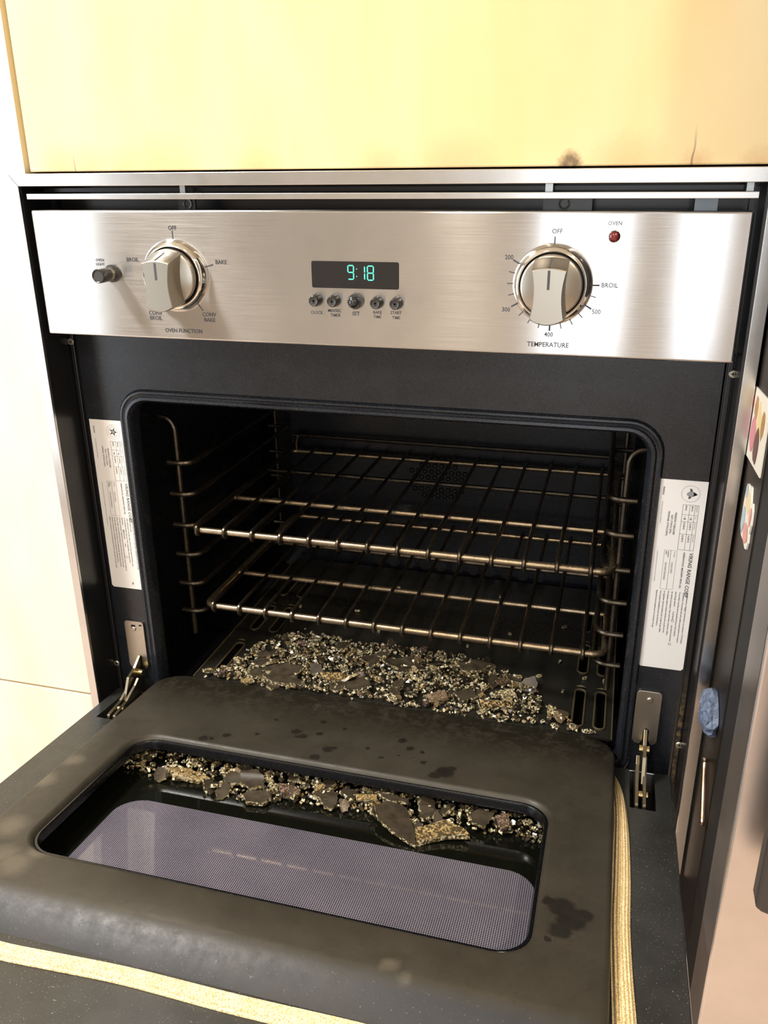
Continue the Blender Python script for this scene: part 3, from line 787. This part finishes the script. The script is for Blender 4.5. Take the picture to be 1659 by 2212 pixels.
for s in (-1, 1):
    def hp_(pts, xa, xb):
        mm_ = MB(); a, b = sorted((s*xa, s*xb)); mm_.prism(pts, lambda u, v, d: (d, u, v), a, b); return mm_
    ha = hp_([(.060, -.582), (.044, -.586), (.028, -.597), (.011, -.602), (.006, -.611), (-.004, -.628), (-.004, -.650), (.030, -.652), (.060, -.640)], .3365, .3405).build('hinge_arm', M_HINGED, ov, bevel=.0004)
    for xa, xb in ((.3298, .3340), (.3382, .3424)):
        hp_([(.024, -.609), (.014, -.615), (-.010, -.6245), (-.040, -.6280), (-.0445, -.640), (-.010, -.655), (.024, -.655)], xa, xb).build('link_plate', M_HINGED, ha, bevel=.0006)
    for yy, zz in ((.034, -.6070), (-.020, -.6310)):
        m = MB(); a, b = (.3325, .3445) if s > 0 else (-.3375, -.3290)
        m.lathe([(.0030, 0), (.0046, .0002), (.0046, b - a - .0002), (.0030, b - a)], (a, yy, zz), axis=(1, 0, 0), n=14, cap0=True); m.build('roller', M_BRASS, ha, smooth=True)
for x, z in ((-.3765, -.153), (.3790, -.155), (.378, -.601), (-.3765, -.605)):
    m = MB(); m.lathe([(.0042, 0), (.0042, .0010), (.0034, .0018), (.0030, .0018)], (x, .0452, z), n=18); sc = m.build('screw', M_SCREW, ov, smooth=True)
    m = MB(); m.box((x - .0022, .0431, z - .0005), (x + .0022, .0436, z + .0005)); m.box((x - .0005, .0431, z - .0022), (x + .0005, .0436, z + .0022)); m.build('screw_cross', M_VOID, sc)

# --- the open door (its own frame: -Y runs outwards along the door, +Z is its inner face)
ANG = -math.atan(0.11)
m = MB()
HOLEB = (-.300, .280, -.380, -.042)
def ringbox(mb, o, i, z0, z1, r=.01):
    A = lambda b, z, q: [(x, y, z) for x, y in rr(*b, q)]
    L = [A(o, z0, .002), A(o, z1, .002), A(i, z1, r), A(i, z0, r), A(o, z0, .002)]
    mb.loops(L)
ringbox(m, (-.3725, .3725, -.492, .034), HOLEB, -.0450, -.0305)
ringbox(m, (-.3725, .3725, -.492, .034), (-.3711, .3711, -.4906, .0326), -.0306, -.0012, .001)
door = m.build('door', M_STEEL, ov, world=False, bevel=.001)
door.location = Vector((0, 0, -0.634)) - OFF[ov.name]; door.rotation_euler = (ANG, 0, 0)
OFF[door.name] = Vector((0, 0, 0))
def DB(mb, name, mats, **kw): return mb.build(name, mats, door, world=False, **kw)
# speckled flange around the raised panel, with the two hinge slots
m = MB()
xs = [-.3709, -.3545, -.3245, -.300, .300, .3245, .3530, .3709]; ys = [-.4905, -.395, -.047, .0325]
for i in range(7):
    for j in range(3):
        if i == 3 and j == 1: continue
        if i in (1, 5) and j == 2: continue
        m.box((xs[i], ys[j], -.0016), (xs[i+1], ys[j+1], 0.0))
DB(m, 'door_flange', M_LIP)
for s in (-1, 1):
    a, b = sorted((s*.3245, s*.3540))
    m = MB(); m.box((a, -.047, -.0300), (b, .032, -.0290)); m.box((a, -.0480, -.030), (b, -.047, -.0016)); m.box((a - .0008, -.047, -.030), (a, .032, -.0016)); m.box((b, -.047, -.030), (b + .0008, .032, -.0016)); DB(m, 'hinge_slot', M_VOID)
# raised inner panel with rolled rim round the window hole
def PL(x0, x1, y0, y1, r, z): return [(x, y, z) for x, y in rr(x0, x1, y0, y1, r, 10)]
m = MB()
PL_ = [PL(-.3105, .3070, -.4060, .0585, (.038, .038, .030, .030), .0), PL(-.3105, .3070, -.3990, .0588, (.038, .038, .030, .030), .0060), PL(-.3100, .3067, -.3880, .0588, (.038, .038, .028, .028), .0140), PL(-.3092, .3056, -.3790, .0586, (.037, .037, .026, .026), .0192),
       PL(-.3075, .3035, -.3725, .0572, (.036, .036, .024, .024), .0214), PL(-.3045, .3005, -.3685, .0545, (.034, .034, .022, .022), .0220),
       PL(-.2640, .2460, -.3290, -.0930, .036, .0220), PL(-.2615, .2435, -.3265, -.0955, .034, .0214), PL(-.2595, .2415, -.3245, -.0975, .033, .0196), PL(-.2580, .2400, -.3230, -.0990, .032, .0170)]
m.loops(PL_)
DB(m, 'inner_panel', M_FILM, smooth=True)
m = MB()
m.loops([PL(-.2580, .2400, -.3230, -.0990, .032, .0165), PL(-.2570, .2390, -.3220, -.1000, .031, .0176), PL(-.2550, .2370, -.3200, -.1020, .030, .0176), PL(-.2540, .2360, -.3190, -.1030, .029, .0160), PL(-.2542, .2362, -.3192, -.1028, .029, .0060), PL(-.294, .262, -.350, -.0500, .032, .0050), PL(-.295, .263, -.352, -.0490, .032, -.0230)])
DB(m, 'window_rim', M_CAVITY, smooth=True)
m = MB(); m.prism(rr(-.2950, .2640, -.3590, -.0490, .02, 6), lambda u, v, d: (u, v, d), -.0230, -.0180)
DB(m, 'window_pane', M_PANE)
# woven gasket lying in the groove round the panel
gp = [(.2960, .024, .004), (.3030, .012, .007), (.3090, -.010, .010), (.3130, -.040, .0125), (.3150, -.075, .0140), (.3158, -.12, .0165), (.3160, -.18, .0178), (.3155, -.24, .0178), (.3172, -.30, .0182), (.3195, -.350, .0192), (.3200, -.385, .020), (.3120, -.4100, .020), (.2900, -.4190, .019),
      (.22, -.4185, .018), (.12, -.4175, .018), (.02, -.4195, .018), (-.08, -.4190, .0165), (-.15, -.4225, .0165), (-.20, -.4250, .0165), (-.27, -.4225, .0165), (-.3050, -.4180, .018), (-.3190, -.4060, .012), (-.3230, -.390, .006)]
pth = smooth_path(gp, 8)
m = MB(); L = []; NP = 61
for i, p in enumerate(pth):
    a = pth[max(i-1, 0)]; b = pth[min(i+1, len(pth)-1)]
    d = Vector((b.x - a.x, b.y - a.y, 0)).normalized(); n = Vector((-d.y, d.x, 0)); w = max(p.z, .003)
    row = []
    for k in range(NP):
        u = -1 + 2*k/(NP-1)
        hgt = .0008 + .0056*(1 - abs(u)**3.0)*min(1, w/.012) + .0009*math.cos(u*math.pi*6.0)*min(1, w/.012)
        row.append(Vector((p.x, p.y, 0)) + n*(u*w/2) + Vector((0, 0, hgt)))
    row += [Vector((p.x, p.y, 0)) + n*(w/2) + Vector((0, 0, .0002)), Vector((p.x, p.y, 0)) - n*(w/2) + Vector((0, 0, .0002))]
    L.append(row)
m.loops(L, True, True, True)
DB(m, 'gasket', M_GASKET, smooth=True)

# ------------------------------------------------------------------ the two wire racks
def rack(z, yf, yb, xl, xr, wires, bars, back, label):
    t = thing('oven_rack', ((xl + xr)/2, (yf + yb)/2, z - .007), label, 'rack', 'wire racks in the oven')
    r = .0044; zb = z - .0070
    m = MB(); q = .014
    loop = []
    for cx_, cy_, a0 in ((xr - q, yf + q, -90), (xr - q, yb - q, 0), (xl + q, yb - q, 90), (xl + q, yf + q, 180)):
        for k in range(6):
            a = math.radians(a0 + 90*k/5); loop.append((cx_ + q*math.cos(a), cy_ + q*math.sin(a), zb))
    m.tube(loop, r, 10, closed=True); m.build('frame', M_RACK, t, smooth=True)
    for bi_, y in enumerate(bars):
        m = MB(); m.tube([(xl + .001, y, zb), (xr - .001, y, zb)], .0036, 8); m.build('crossbar', M_WIRE if bi_ else M_RACK, t, smooth=True)  # rear crossbar takes the wire colour: dimness deep inside put into the colour
    for x in wires:
        m = MB()
        m.tube(smooth_path([(x, yf + .0020, zb - .0066), (x, yf - .0038, zb - .0058), (x, yf - .0068, zb - .0005), (x, yf - .0040, zb + .0056), (x, yf + .003, zb + .0071), (x, yf + .02, zb + .0071), (x, (yf + yb)/2, zb + .0071), (x, yb - .012, zb + .0071), (x, yb - .002, zb + .0068)], 4), .0027, 7)
        m.build('wire', M_WIRE, t, smooth=True)
    m = MB(); zz = zb + .010 + back
    m.tube(smooth_path([(xl + .012, yb, zb), (xl + .012, yb, zz - .012), (xl + .016, yb, zz - .002), (xl + .028, yb, zz), (0, yb, zz), (xr - .028, yb, zz), (xr - .016, yb, zz - .002), (xr - .012, yb, zz - .012), (xr - .012, yb, zb)], 5), .0034, 8)
    m.build('back_rail', M_WIRE, t, smooth=True)  # dark wire colour stands in for the dim back of the cavity
    return t
rack(-.4045, .1000, .465, -.2680, .2830, [-.259 + i*.03977 for i in range(14)], (.226, .356), .018, 'upper wire oven rack, slid in on the third rung')
rack(-.5215, .1060, .455, -.2620, .2830, [-.248 + i*.03885 for i in range(14)], (.215, .335), .012, 'lower wire oven rack, just above the heap of broken glass')

# ------------------------------------------------------------------ broken glass
random.seed(11)
def jag(pts, step=.0024, amp=.0007, rnd=random):
    out = []; n = len(pts)
    for i in range(n):
        a = Vector(pts[i]); b = Vector(pts[(i+1) % n]); L = (b - a).length; k = max(1, int(L/step))
        for j in range(k):
            p = a + (b - a)*(j/k); out.append((p.x + rnd.uniform(-amp, amp), p.y + rnd.uniform(-amp, amp)))
    return out
def poly(rx, ry, n, rnd=random):
    a0 = rnd.uniform(0, 6.28)
    return [(rx*rnd.uniform(.7, 1.1)*math.cos(a0 + 6.283*k/n), ry*rnd.uniform(.7, 1.1)*math.sin(a0 + 6.283*k/n)) for k in range(n)]
XY = lambda u, v, d: (u, v, d)
GM = {'dark': [M_COAT, M_CRACK], 'pale': [M_CRACK, M_CRACK], 'amber': [M_AMBER, M_CRACK], 'mauve': [M_MAUVE, M_MAUVE]}
protos = {}
def proto(kind, rx, ry, n, th):
    m = MB(); p = jag(poly(rx, ry, n), .0022, .0006); m.prism(p, XY, -th/2, th/2, 0, 1)
    me_o = m.build('glass_shard', GM[kind]); me = me_o.data; bpy.data.objects.remove(me_o)
    protos.setdefault(kind, []).append(me)
for k in range(7): proto('dark', .0120, .0080, 7, .0036)
for k in range(7): proto('pale', .0070, .0042, 5, .0038)
for k in range(3): proto('amber', .0078, .0046, 6, .0036)
for k in range(2): proto('mauve', .0080, .0050, 6, .0036)
def inside(p, poly_):
    x, y = p; c = False; n = len(poly_)
    for i in range(n):
        (x0, y0), (x1, y1) = poly_[i], poly_[i-1]
        if (y0 > y) != (y1 > y) and x < (x1 - x0)*(y - y0)/(y1 - y0) + x0: c = not c
    return c
FLOORP = [(-.256, .0625), (-.225, .096), (-.221, .150), (-.189, .200), (-.160, .225), (-.120, .215), (-.070, .205), (-.025, .212), (.050, .215), (.110, .205), (.160, .180), (.190, .150), (.225, .110), (.245, .085), (.262, .0625)]
DOORP = [(-.266, -.122), (-.217, -.129), (-.173, -.126), (-.105, -.140), (-.045, -.126), (.010, -.122), (.059, -.122), (.095, -.140), (.130, -.132), (.165, -.120), (.199, -.113), (.242, -.125), (.246, -.062), (.18, -.058), (-.25, -.058), (-.285, -.080), (-.285, -.110)]
DM = Matrix.Translation((0, 0, -.634)) @ Matrix.Rotation(ANG, 4, 'X')
def shard(me, loc, rot, sc, label, group, name='glass_shard'):
    o = bpy.data.objects.new(name, me); COL.objects.link(o)
    o.location = loc; o.rotation_euler = rot; o.scale = (sc, sc, max(.85, min(1.15, sc)))
    return tag(o, label, 'glass shard', group)
KIND = ['dark']*9 + ['pale']*9 + ['amber']*3 + ['mauve']*2
LBL = {'dark': 'brown-coated flake of shattered oven glass', 'pale': 'pale crystalline chip of shattered oven glass', 'amber': 'amber-tinted chip of shattered oven glass', 'mauve': 'dull mauve chip of shattered oven glass'}
def where(x, a=-.09, b=.07): return 'left' if x < a else ('middle' if x < b else 'right')
def hfloor(x, y): return .0125*max(0, 1 - ((y - .098)/.112)**2)*(0.55 + .45*math.sin(x*31 + 1.2)*math.sin(x*13 + .4))
BIG_ALIAS = ['the largest flake in the door', 'the golden slab in the door', 'the thick-edged front flake in the door', 'the star-shaped flake in the door', 'the brown right flake in the door', 'the mauve-red piece in the door', 'the flat brown strip in the door', 'the golden plank in the door', 'the amber crust in the door', 'the pinkish slab in the door',
             'the broad left flake in the oven', 'the foremost left flake in the oven', 'the amber slab in the oven', 'the angular front flake in the oven', 'the oval flake in the oven', 'the round back flake in the oven', 'the right brown flake in the oven', 'the mauve slab in the oven', 'the long golden piece in the oven', 'the pale slab in the oven', 'the white corner sliver in the oven']
# individually placed big flakes: outline (x, y), height of centre, tilt (rx, ry), kind, where
BIGS = []
def big(pts, z, tilt, kind, label, on_door, th=.0038, alias=None):
    ALIAS = BIG_ALIAS[len(BIGS)]; BIGS.append((sum(p[0] for p in pts)/len(pts), sum(p[1] for p in pts)/len(pts), on_door, ALIAS))
    cx_ = sum(p[0] for p in pts)/len(pts); cy_ = sum(p[1] for p in pts)/len(pts)
    m = MB(); m.prism(jag([(p[0] - cx_, p[1] - cy_) for p in pts], .0026, .0007), XY, -th/2, th/2, 0, 1)
    o = m.build('glass_shard', GM[kind])
    M = Matrix.Translation((cx_, cy_, z)) @ Matrix.Rotation(math.radians(tilt[0]), 4, 'X') @ Matrix.Rotation(math.radians(tilt[1]), 4, 'Y')
    if on_door: M = DM @ M
    o.matrix_world = M
    return tag(o, label, 'glass shard')
mm = lambda L: [(a*1e-3, b*1e-3) for a, b in L]
big(mm([(49,-123),(62,-110),(84,-114),(92,-130),(100,-144),(106,-165),(79,-155),(57,-140)]), -.0085, (7, 6), 'dark', 'largest brown-coated glass flake in the door window, right of its middle', True)
big(mm([(100,-140),(128,-119),(150,-127),(159,-137),(134,-143),(106,-160)]), -.0120, (4, -3), 'amber', 'golden crackled glass slab lying against the largest flake in the door window', True, .0065)
big(mm([(-105,-136),(-100,-127),(-78,-124),(-72,-133),(-76,-144),(-96,-147)]), -.0125, (6, 0), 'dark', 'brown glass flake with thick pale edge, foremost left in the door window', True, .005)
big(mm([(-122,-106),(-104,-98),(-90,-108),(-85,-122),(-98,-130),(-114,-121)]), -.0045, (12, -4), 'dark', 'star-shaped brown glass flake on top of the door heap, left of its middle', True)
big(mm([(154,-107),(163,-96),(180,-99),(177,-108),(172,-121),(158,-117)]), -.0055, (14, 3), 'dark', 'brown glass flake on top of the right end of the door heap', True)
big(mm([(182,-102),(196,-98),(199,-114),(190,-121)]), -.0050, (16, -6), 'mauve', 'mauve-red glass piece at the right end of the door heap', True)
big(mm([(46,-103),(80,-100),(84,-106),(60,-112)]), -.0030, (3, 6), 'dark', 'flat brown glass strip under the rim at the middle of the door window', True)
big(mm([(22,-109),(46,-104),(48,-110),(26,-116)]), -.0045, (22, 2), 'amber', 'golden glass plank left of the largest flake in the door window', True)
big(mm([(-212,-112),(-190,-106),(-160,-112),(-168,-124),(-200,-126)]), -.0135, (5, 5), 'amber', 'amber crust of glass at the left end of the door heap', True)
big(mm([(-70,-112),(-52,-110),(-40,-118),(-62,-126)]), -.0080, (15, 10), 'mauve', 'brownish pink glass slab behind the middle of the door heap', True)
ZF = -.6195
big(mm([(-176,98),(-150,112),(-118,106),(-128,84),(-160,80)]), ZF + .0075, (8, -4), 'dark', 'broad brown glass flake at the left front of the oven floor heap', False)
big(mm([(-168,74),(-140,84),(-108,78),(-118,66),(-150,64)]), ZF + .0065, (4, 3), 'dark', 'brown glass flake lying flat at the very front left of the oven floor heap', False, .006)
big(mm([(-92,96),(-60,104),(-50,90),(-80,84)]), ZF + .0095, (10, 6), 'amber', 'amber glass slab in the front of the oven floor heap, left of its middle', False, .005)
big(mm([(-58,84),(-30,104),(-14,82),(-40,70)]), ZF + .0085, (4, -8), 'dark', 'dark brown angular glass flake at the front middle of the oven floor heap', False)
big(mm([(-16,150),(22,172),(40,150),(10,136)]), ZF + .0085, (6, 5), 'dark', 'brown oval glass flake in the middle of the oven floor heap', False)
big(mm([(86,176),(112,190),(132,180),(122,164),(96,160)]), ZF + .0070, (5, -3), 'dark', 'dark round glass flake at the back right of the oven floor heap', False)
big(mm([(96,96),(116,112),(128,98),(108,84)]), ZF + .0095, (9, 4), 'dark', 'brown glass flake at the front right of the oven floor heap', False)
big(mm([(60,88),(84,98),(92,84),(70,74)]), ZF + .0080, (12, -8), 'mauve', 'mauve glass slab at the front of the oven floor heap, right of its middle', False)
big(mm([(130,84),(168,98),(176,88),(140,74)]), ZF + .0085, (10, 8), 'amber', 'long crackled golden glass piece at the right front of the oven floor heap', False, .005)
big(mm([(150,120),(170,128),(178,116),(158,108)]), ZF + .006, (6, 0), 'pale', 'pale crackled glass slab at the right of the oven floor heap', False, .005)
big(mm([(264,66),(274,68),(282,65),(268,62)]), ZF + .004, (12, 0), 'pale', 'white glass sliver by the right front corner of the oven floor', False)
# smaller ones, 300 in all counting those above
CHIPS = []
def scatter(n, P, door, seedz):
    c = 0
    xs = [p[0] for p in P]; ys = [p[1] for p in P]
    while c < n:
        x, y = random.uniform(min(xs), max(xs)), random.uniform(min(ys), max(ys))
        if not inside((x, y), P): continue
        k = random.choice(KIND); me = random.choice(protos[k]); sc = random.uniform(.55, 1.35)
        tl = math.radians(random.choice((10, 18, 30, 50))); rot = (random.uniform(-tl, tl), random.uniform(-tl, tl), random.uniform(0, 6.28))
        if door:
            back = max(0, min(1, (y + .138)/.045)); z = -.018 + .003 + back*.0135*random.uniform(.25, 1)
            Mx = DM @ Matrix.Translation((x, y, z)); loc = Mx.translation; rot = (rot[0] + ANG, rot[1], rot[2])
            pass
        else:
            loc = (x, y, ZF + .0026 + hfloor(x, y)*random.uniform(.2, 1)); pass
        CHIPS.append((shard(me, loc, rot, sc, None, 'shattered glass bits in the door window' if door else 'shattered glass bits on the oven floor'), x, y, k, door)); c += 1
scatter(150, FLOORP, False, 1)
scatter(110, DOORP, True, 2)
# each chip is named by its kind and its rank beside the nearest large flake
ORD = ['nearest', 'second nearest', 'third nearest', 'fourth nearest', 'fifth nearest', 'sixth nearest', 'seventh nearest', 'eighth nearest', 'ninth nearest', 'tenth nearest', 'eleventh nearest', 'twelfth nearest', 'thirteenth nearest', 'fourteenth nearest', 'fifteenth nearest']
SHORT = {'dark': 'brown glass flake', 'pale': 'pale glass chip', 'amber': 'amber glass chip', 'mauve': 'mauve glass chip'}
def side(dx, dy): return ('right of' if dx > 0 else 'left of') if abs(dx) > abs(dy) else ('behind' if dy > 0 else 'in front of')
table = {}
for bi, (bx, by, bd, al) in enumerate(BIGS):
    for o, x, y, k, d in CHIPS:
        if d == bd: table.setdefault((bi, k, side(x - bx, y - by)), []).append((math.hypot(x - bx, y - by), o.name))
rank = {}
for key, L_ in table.items():
    for r_, (d_, nm) in enumerate(sorted(L_)): rank[(key[0], nm)] = (r_, key[2], d_)
for o, x, y, k, d in CHIPS:
    r_, d_, bi = min((rank[(bi, o.name)][0], rank[(bi, o.name)][2], bi) for bi, b in enumerate(BIGS) if b[2] == d)
    o['label'] = f"{SHORT[k]}, {ORD[min(r_, 14)]} {rank[(bi, o.name)][1]} {BIGS[bi][3]}"
LONE = sorted([(-.058, .396), (-.019, .305), (-.194, .292), (-.108, .259), (.145, .287), (.114, .405), (.224, .329), (.176, .253), (-.05, .245), (.03, .25), (.09, .235), (.20, .18), (.235, .15), (-.10, .30), (.262, .19), (.288, .19), (.225, .225)])
NTH = ['leftmost', 'second from left', 'third from left', 'fourth from left', 'fifth from left', 'sixth from left', 'seventh from left', 'eighth from left', 'middle one', 'eighth from right', 'seventh from right', 'sixth from right', 'fifth from right', 'fourth from right', 'third from right', 'second from right', 'rightmost']
for (x, y), nth in zip(LONE, NTH):
    shard(random.choice(protos['pale']), (x, y, ZF + .0024), (random.uniform(-.3, .3), random.uniform(-.3, .3), random.uniform(0, 6)), random.uniform(.45, .65), f'lone pale glass chip on the oven floor behind the heap, {nth}', 'lone glass chips behind the floor heap')
# the finest crumbs, too many to count
def crumbs(name, n, P, zfun, label, door):
    m = MB(); xs = [p[0] for p in P]; ys = [p[1] for p in P]; c = 0
    while c < n:
        x, y = random.uniform(min(xs), max(xs)), random.uniform(min(ys), max(ys))
        if not inside((x, y), P): continue
        if math.sin(x*95 + 2*math.sin(y*70))*math.sin(y*120 + 1.7*math.sin(x*60)) < random.uniform(-1.3, .35): continue
        s = random.uniform(.0013, .0036); p = poly(s*1.3, s, random.choice((3, 4, 4, 5))); h = random.uniform(.0018, .0034); z = zfun(x, y)
        E_ = Matrix.Rotation(random.uniform(-.9, .9), 3, 'X') @ Matrix.Rotation(random.uniform(-.9, .9), 3, 'Y')
        def fn(u, v, d):
            q = E_ @ Vector((u, v, d)); return (x + q.x, y + q.y, z + q.z)
        m.prism(p, fn, -h/2, h/2, random.choice((0, 0, 0, 0, 1, 2))); c += 1
    o = m.build(name, [M_CRACK, M_COAT, M_AMBER])
    if door: o.matrix_world = DM
    tag(o, label, 'glass crumbs', None, 'stuff')
crumbs('glass_crumbs', 1700, FLOORP, lambda x, y: ZF + .0018 + hfloor(x, y)*random.uniform(0, .9), 'fine crumbs of glass filling the heap on the oven floor', False)
crumbs('glass_crumbs', 1300, DOORP, lambda x, y: -.018 + .0020 + max(0, min(1, (y + .136)/.045))*.0125*random.uniform(0, 1), 'fine crumbs of glass filling the heap inside the door window', True)

# ------------------------------------------------------------------ refrigerator and what hangs on its side
FX = 0.397
fr = thing('refrigerator', (0.85, 0.2, FL), 'refrigerator with glossy black side and steel door, right of the oven', 'refrigerator')
B('side_panel', (FX, -.104, FL + .02), (1.30, .60, 0.50), M_FRIDGESIDE, fr, bevel=.002)
B('door_gasket', (FX + .0012, -.161, FL + .05), (1.295, -.104, 0.495), M_RUB, fr)
B('door', (FX, -.226, FL + .05), (1.30, -.161, 0.50), M_FRIDGE, fr, bevel=.003, segs=3)
m = MB(); hx0, hx1 = .4140, .4560
m.prism([(hx0, .40), (hx0, -.518), (hx0 + .0012, -.5225), (hx0 + .005, -.5255), (hx0 + .010, -.5270), (hx1 - .010, -.5270), (hx1 - .005, -.5255), (hx1, -.518), (hx1, .40)], XZ, -.275, -.256)
hd = m.build('door_handle', M_HANDLE, fr, bevel=.003)
B('handle_post', (hx0 + .008, -.256, -.46), (hx1 - .008, -.226, -.42), M_HANDLE, hd)
B('handle_post', (hx0 + .008, -.256, .30), (hx1 - .008, -.226, .34), M_HANDLE, hd)
B('toe_grille', (FX + .01, -.10, FL), (1.29, .58, FL + .02), M_BLACK, fr)
SX = FX - .0002
def YZs(th): return lambda u, v, d: (SX - d*th, u, v)
pm = thing('photo_magnet', (SX, -.042, -.222), 'rectangular white picture magnet with pink and brown shapes, high on the refrigerator side', 'magnet')
m = MB(); m.prism([(.012, -.1575), (.010, -.2245), (-.093, -.2165), (-.091, -.1495)], YZs(.0012), 0, 1); m.build('card', M_WHITE, pm)
def blob(y, z, ry, rz, mat, name, parent, lvl, n=12, sd=0):
    rnd = random.Random(sd); m = MB()
    m.prism([(y + ry*rnd.uniform(.82, 1.1)*math.cos(6.283*k/n), z + rz*rnd.uniform(.82, 1.1)*math.sin(6.283*k/n)) for k in range(n)], lambda u, v, d: (SX - .0012 - lvl*.00015 - d*.00012, u, v), 0, 1)
    m.build(name, mat, parent)
blob(-.045, -.182, .020, .022, M_CREAM, 'print', pm, 0, sd=1)
blob(-.022, -.172, .010, .012, M_TAN, 'print', pm, 1, sd=2)
blob(-.022, -.196, .016, .017, M_PINK, 'print', pm, 2, sd=3)
blob(-.052, -.200, .014, .017, M_BROWN, 'print', pm, 3, sd=4)
blob(-.070, -.176, .009, .013, M_TAN, 'print', pm, 1, sd=5)
blob(.000, -.170, .006, .008, M_ROSE, 'print', pm, 1, sd=6)
dm = thing('picture_magnet', (SX, -.058, -.288), 'die-cut pastel magnet with white border, below the rectangular picture magnet', 'magnet')
out = [(-.033, -.262), (-.036, -.248), (-.043, -.239), (-.050, -.238), (-.053, -.243), (-.058, -.236), (-.066, -.235), (-.071, -.242), (-.075, -.247), (-.084, -.244), (-.090, -.250), (-.092, -.262), (-.088, -.272), (-.090, -.280), (-.086, -.288), (-.077, -.291), (-.062, -.289), (-.045, -.290), (-.034, -.283)]
oc = (-.060, -.264)
m = MB(); m.prism(out, YZs(.0015), 0, 1); m.build('card', M_WHITE, dm)
def blob2(*a, **k): blob(*a, **k)
SXk = SX
blob(-.060, -.252, .014, .010, M_CREAM, 'print', dm, 3, sd=7)
blob(-.046, -.273, .010, .014, M_SKY, 'print', dm, 4, sd=8)
blob(-.070, -.278, .014, .010, M_ROSE, 'print', dm, 5, sd=9)
blob(-.045, -.246, .007, .007, M_SKY, 'print', dm, 4, sd=10)
blob(-.082, -.258, .006, .009, M_ROSE, 'print', dm, 5, sd=12)
# crumpled blue tape
random.seed(3)
m = MB()
L = []
for i, (fr_, d_) in enumerate(((1.0, .0004), (1.04, .003), (1.0, .006), (.88, .0095), (.66, .0120), (.35, .0135))):
    L.append([(SX - d_ - random.uniform(0, .0030)*(i > 0), -.052 + .030*fr_*math.cos(6.283*k/22)*random.uniform(.84, 1.12), -.487 + .021*fr_*math.sin(6.283*k/22)*random.uniform(.84, 1.12)) for k in range(22)])
m.loops(L, True, True, True)
tag(m.build('tape_wad', M_TAPE), 'crumpled wad of blue tape stuck on the refrigerator side', 'tape')
m = MB()
m.tube(smooth_path([(SX - .0022, -.046, -.550), (SX - .0034, -.058, -.5440), (SX - .0040, -.064, -.547), (SX - .0040, -.075, -.559), (SX - .0040, -.094, -.576), (SX - .0040, -.104, -.586), (SX - .0036, -.099, -.591), (SX - .0028, -.094, -.586)], 6), .0022, 8)
tag(m.build('wire_clip', M_COPPER, smooth=True), 'thin bent copper-coloured clip hanging on the refrigerator side below the blue tape', 'clip')

# ------------------------------------------------------------------ recessed lamps of the ceiling and the added third
for i, (lx, ly, lz, lp, lc) in enumerate(LAMPS):
    t = thing('ceiling_lamp', (lx, ly, CEIL - .006), ('recessed ceiling lamp nearest the refrigerator', 'recessed ceiling lamp by the back wall windows', 'ceiling lamp added to whiten the pantry cabinet')[i], 'lamp', 'recessed ceiling lamps')
    m = MB(); q_ = 1.0 if lx > -0.9 else 2.55
    m.lathe([(.085*q_, -.0), (.085*q_, .004), (.068*q_, .006), (.066*q_, .0)], (lx, ly, CEIL), axis=(0, 0, -1), n=28, cap1=False); m.build('bezel', M_FRAME, t, smooth=True)
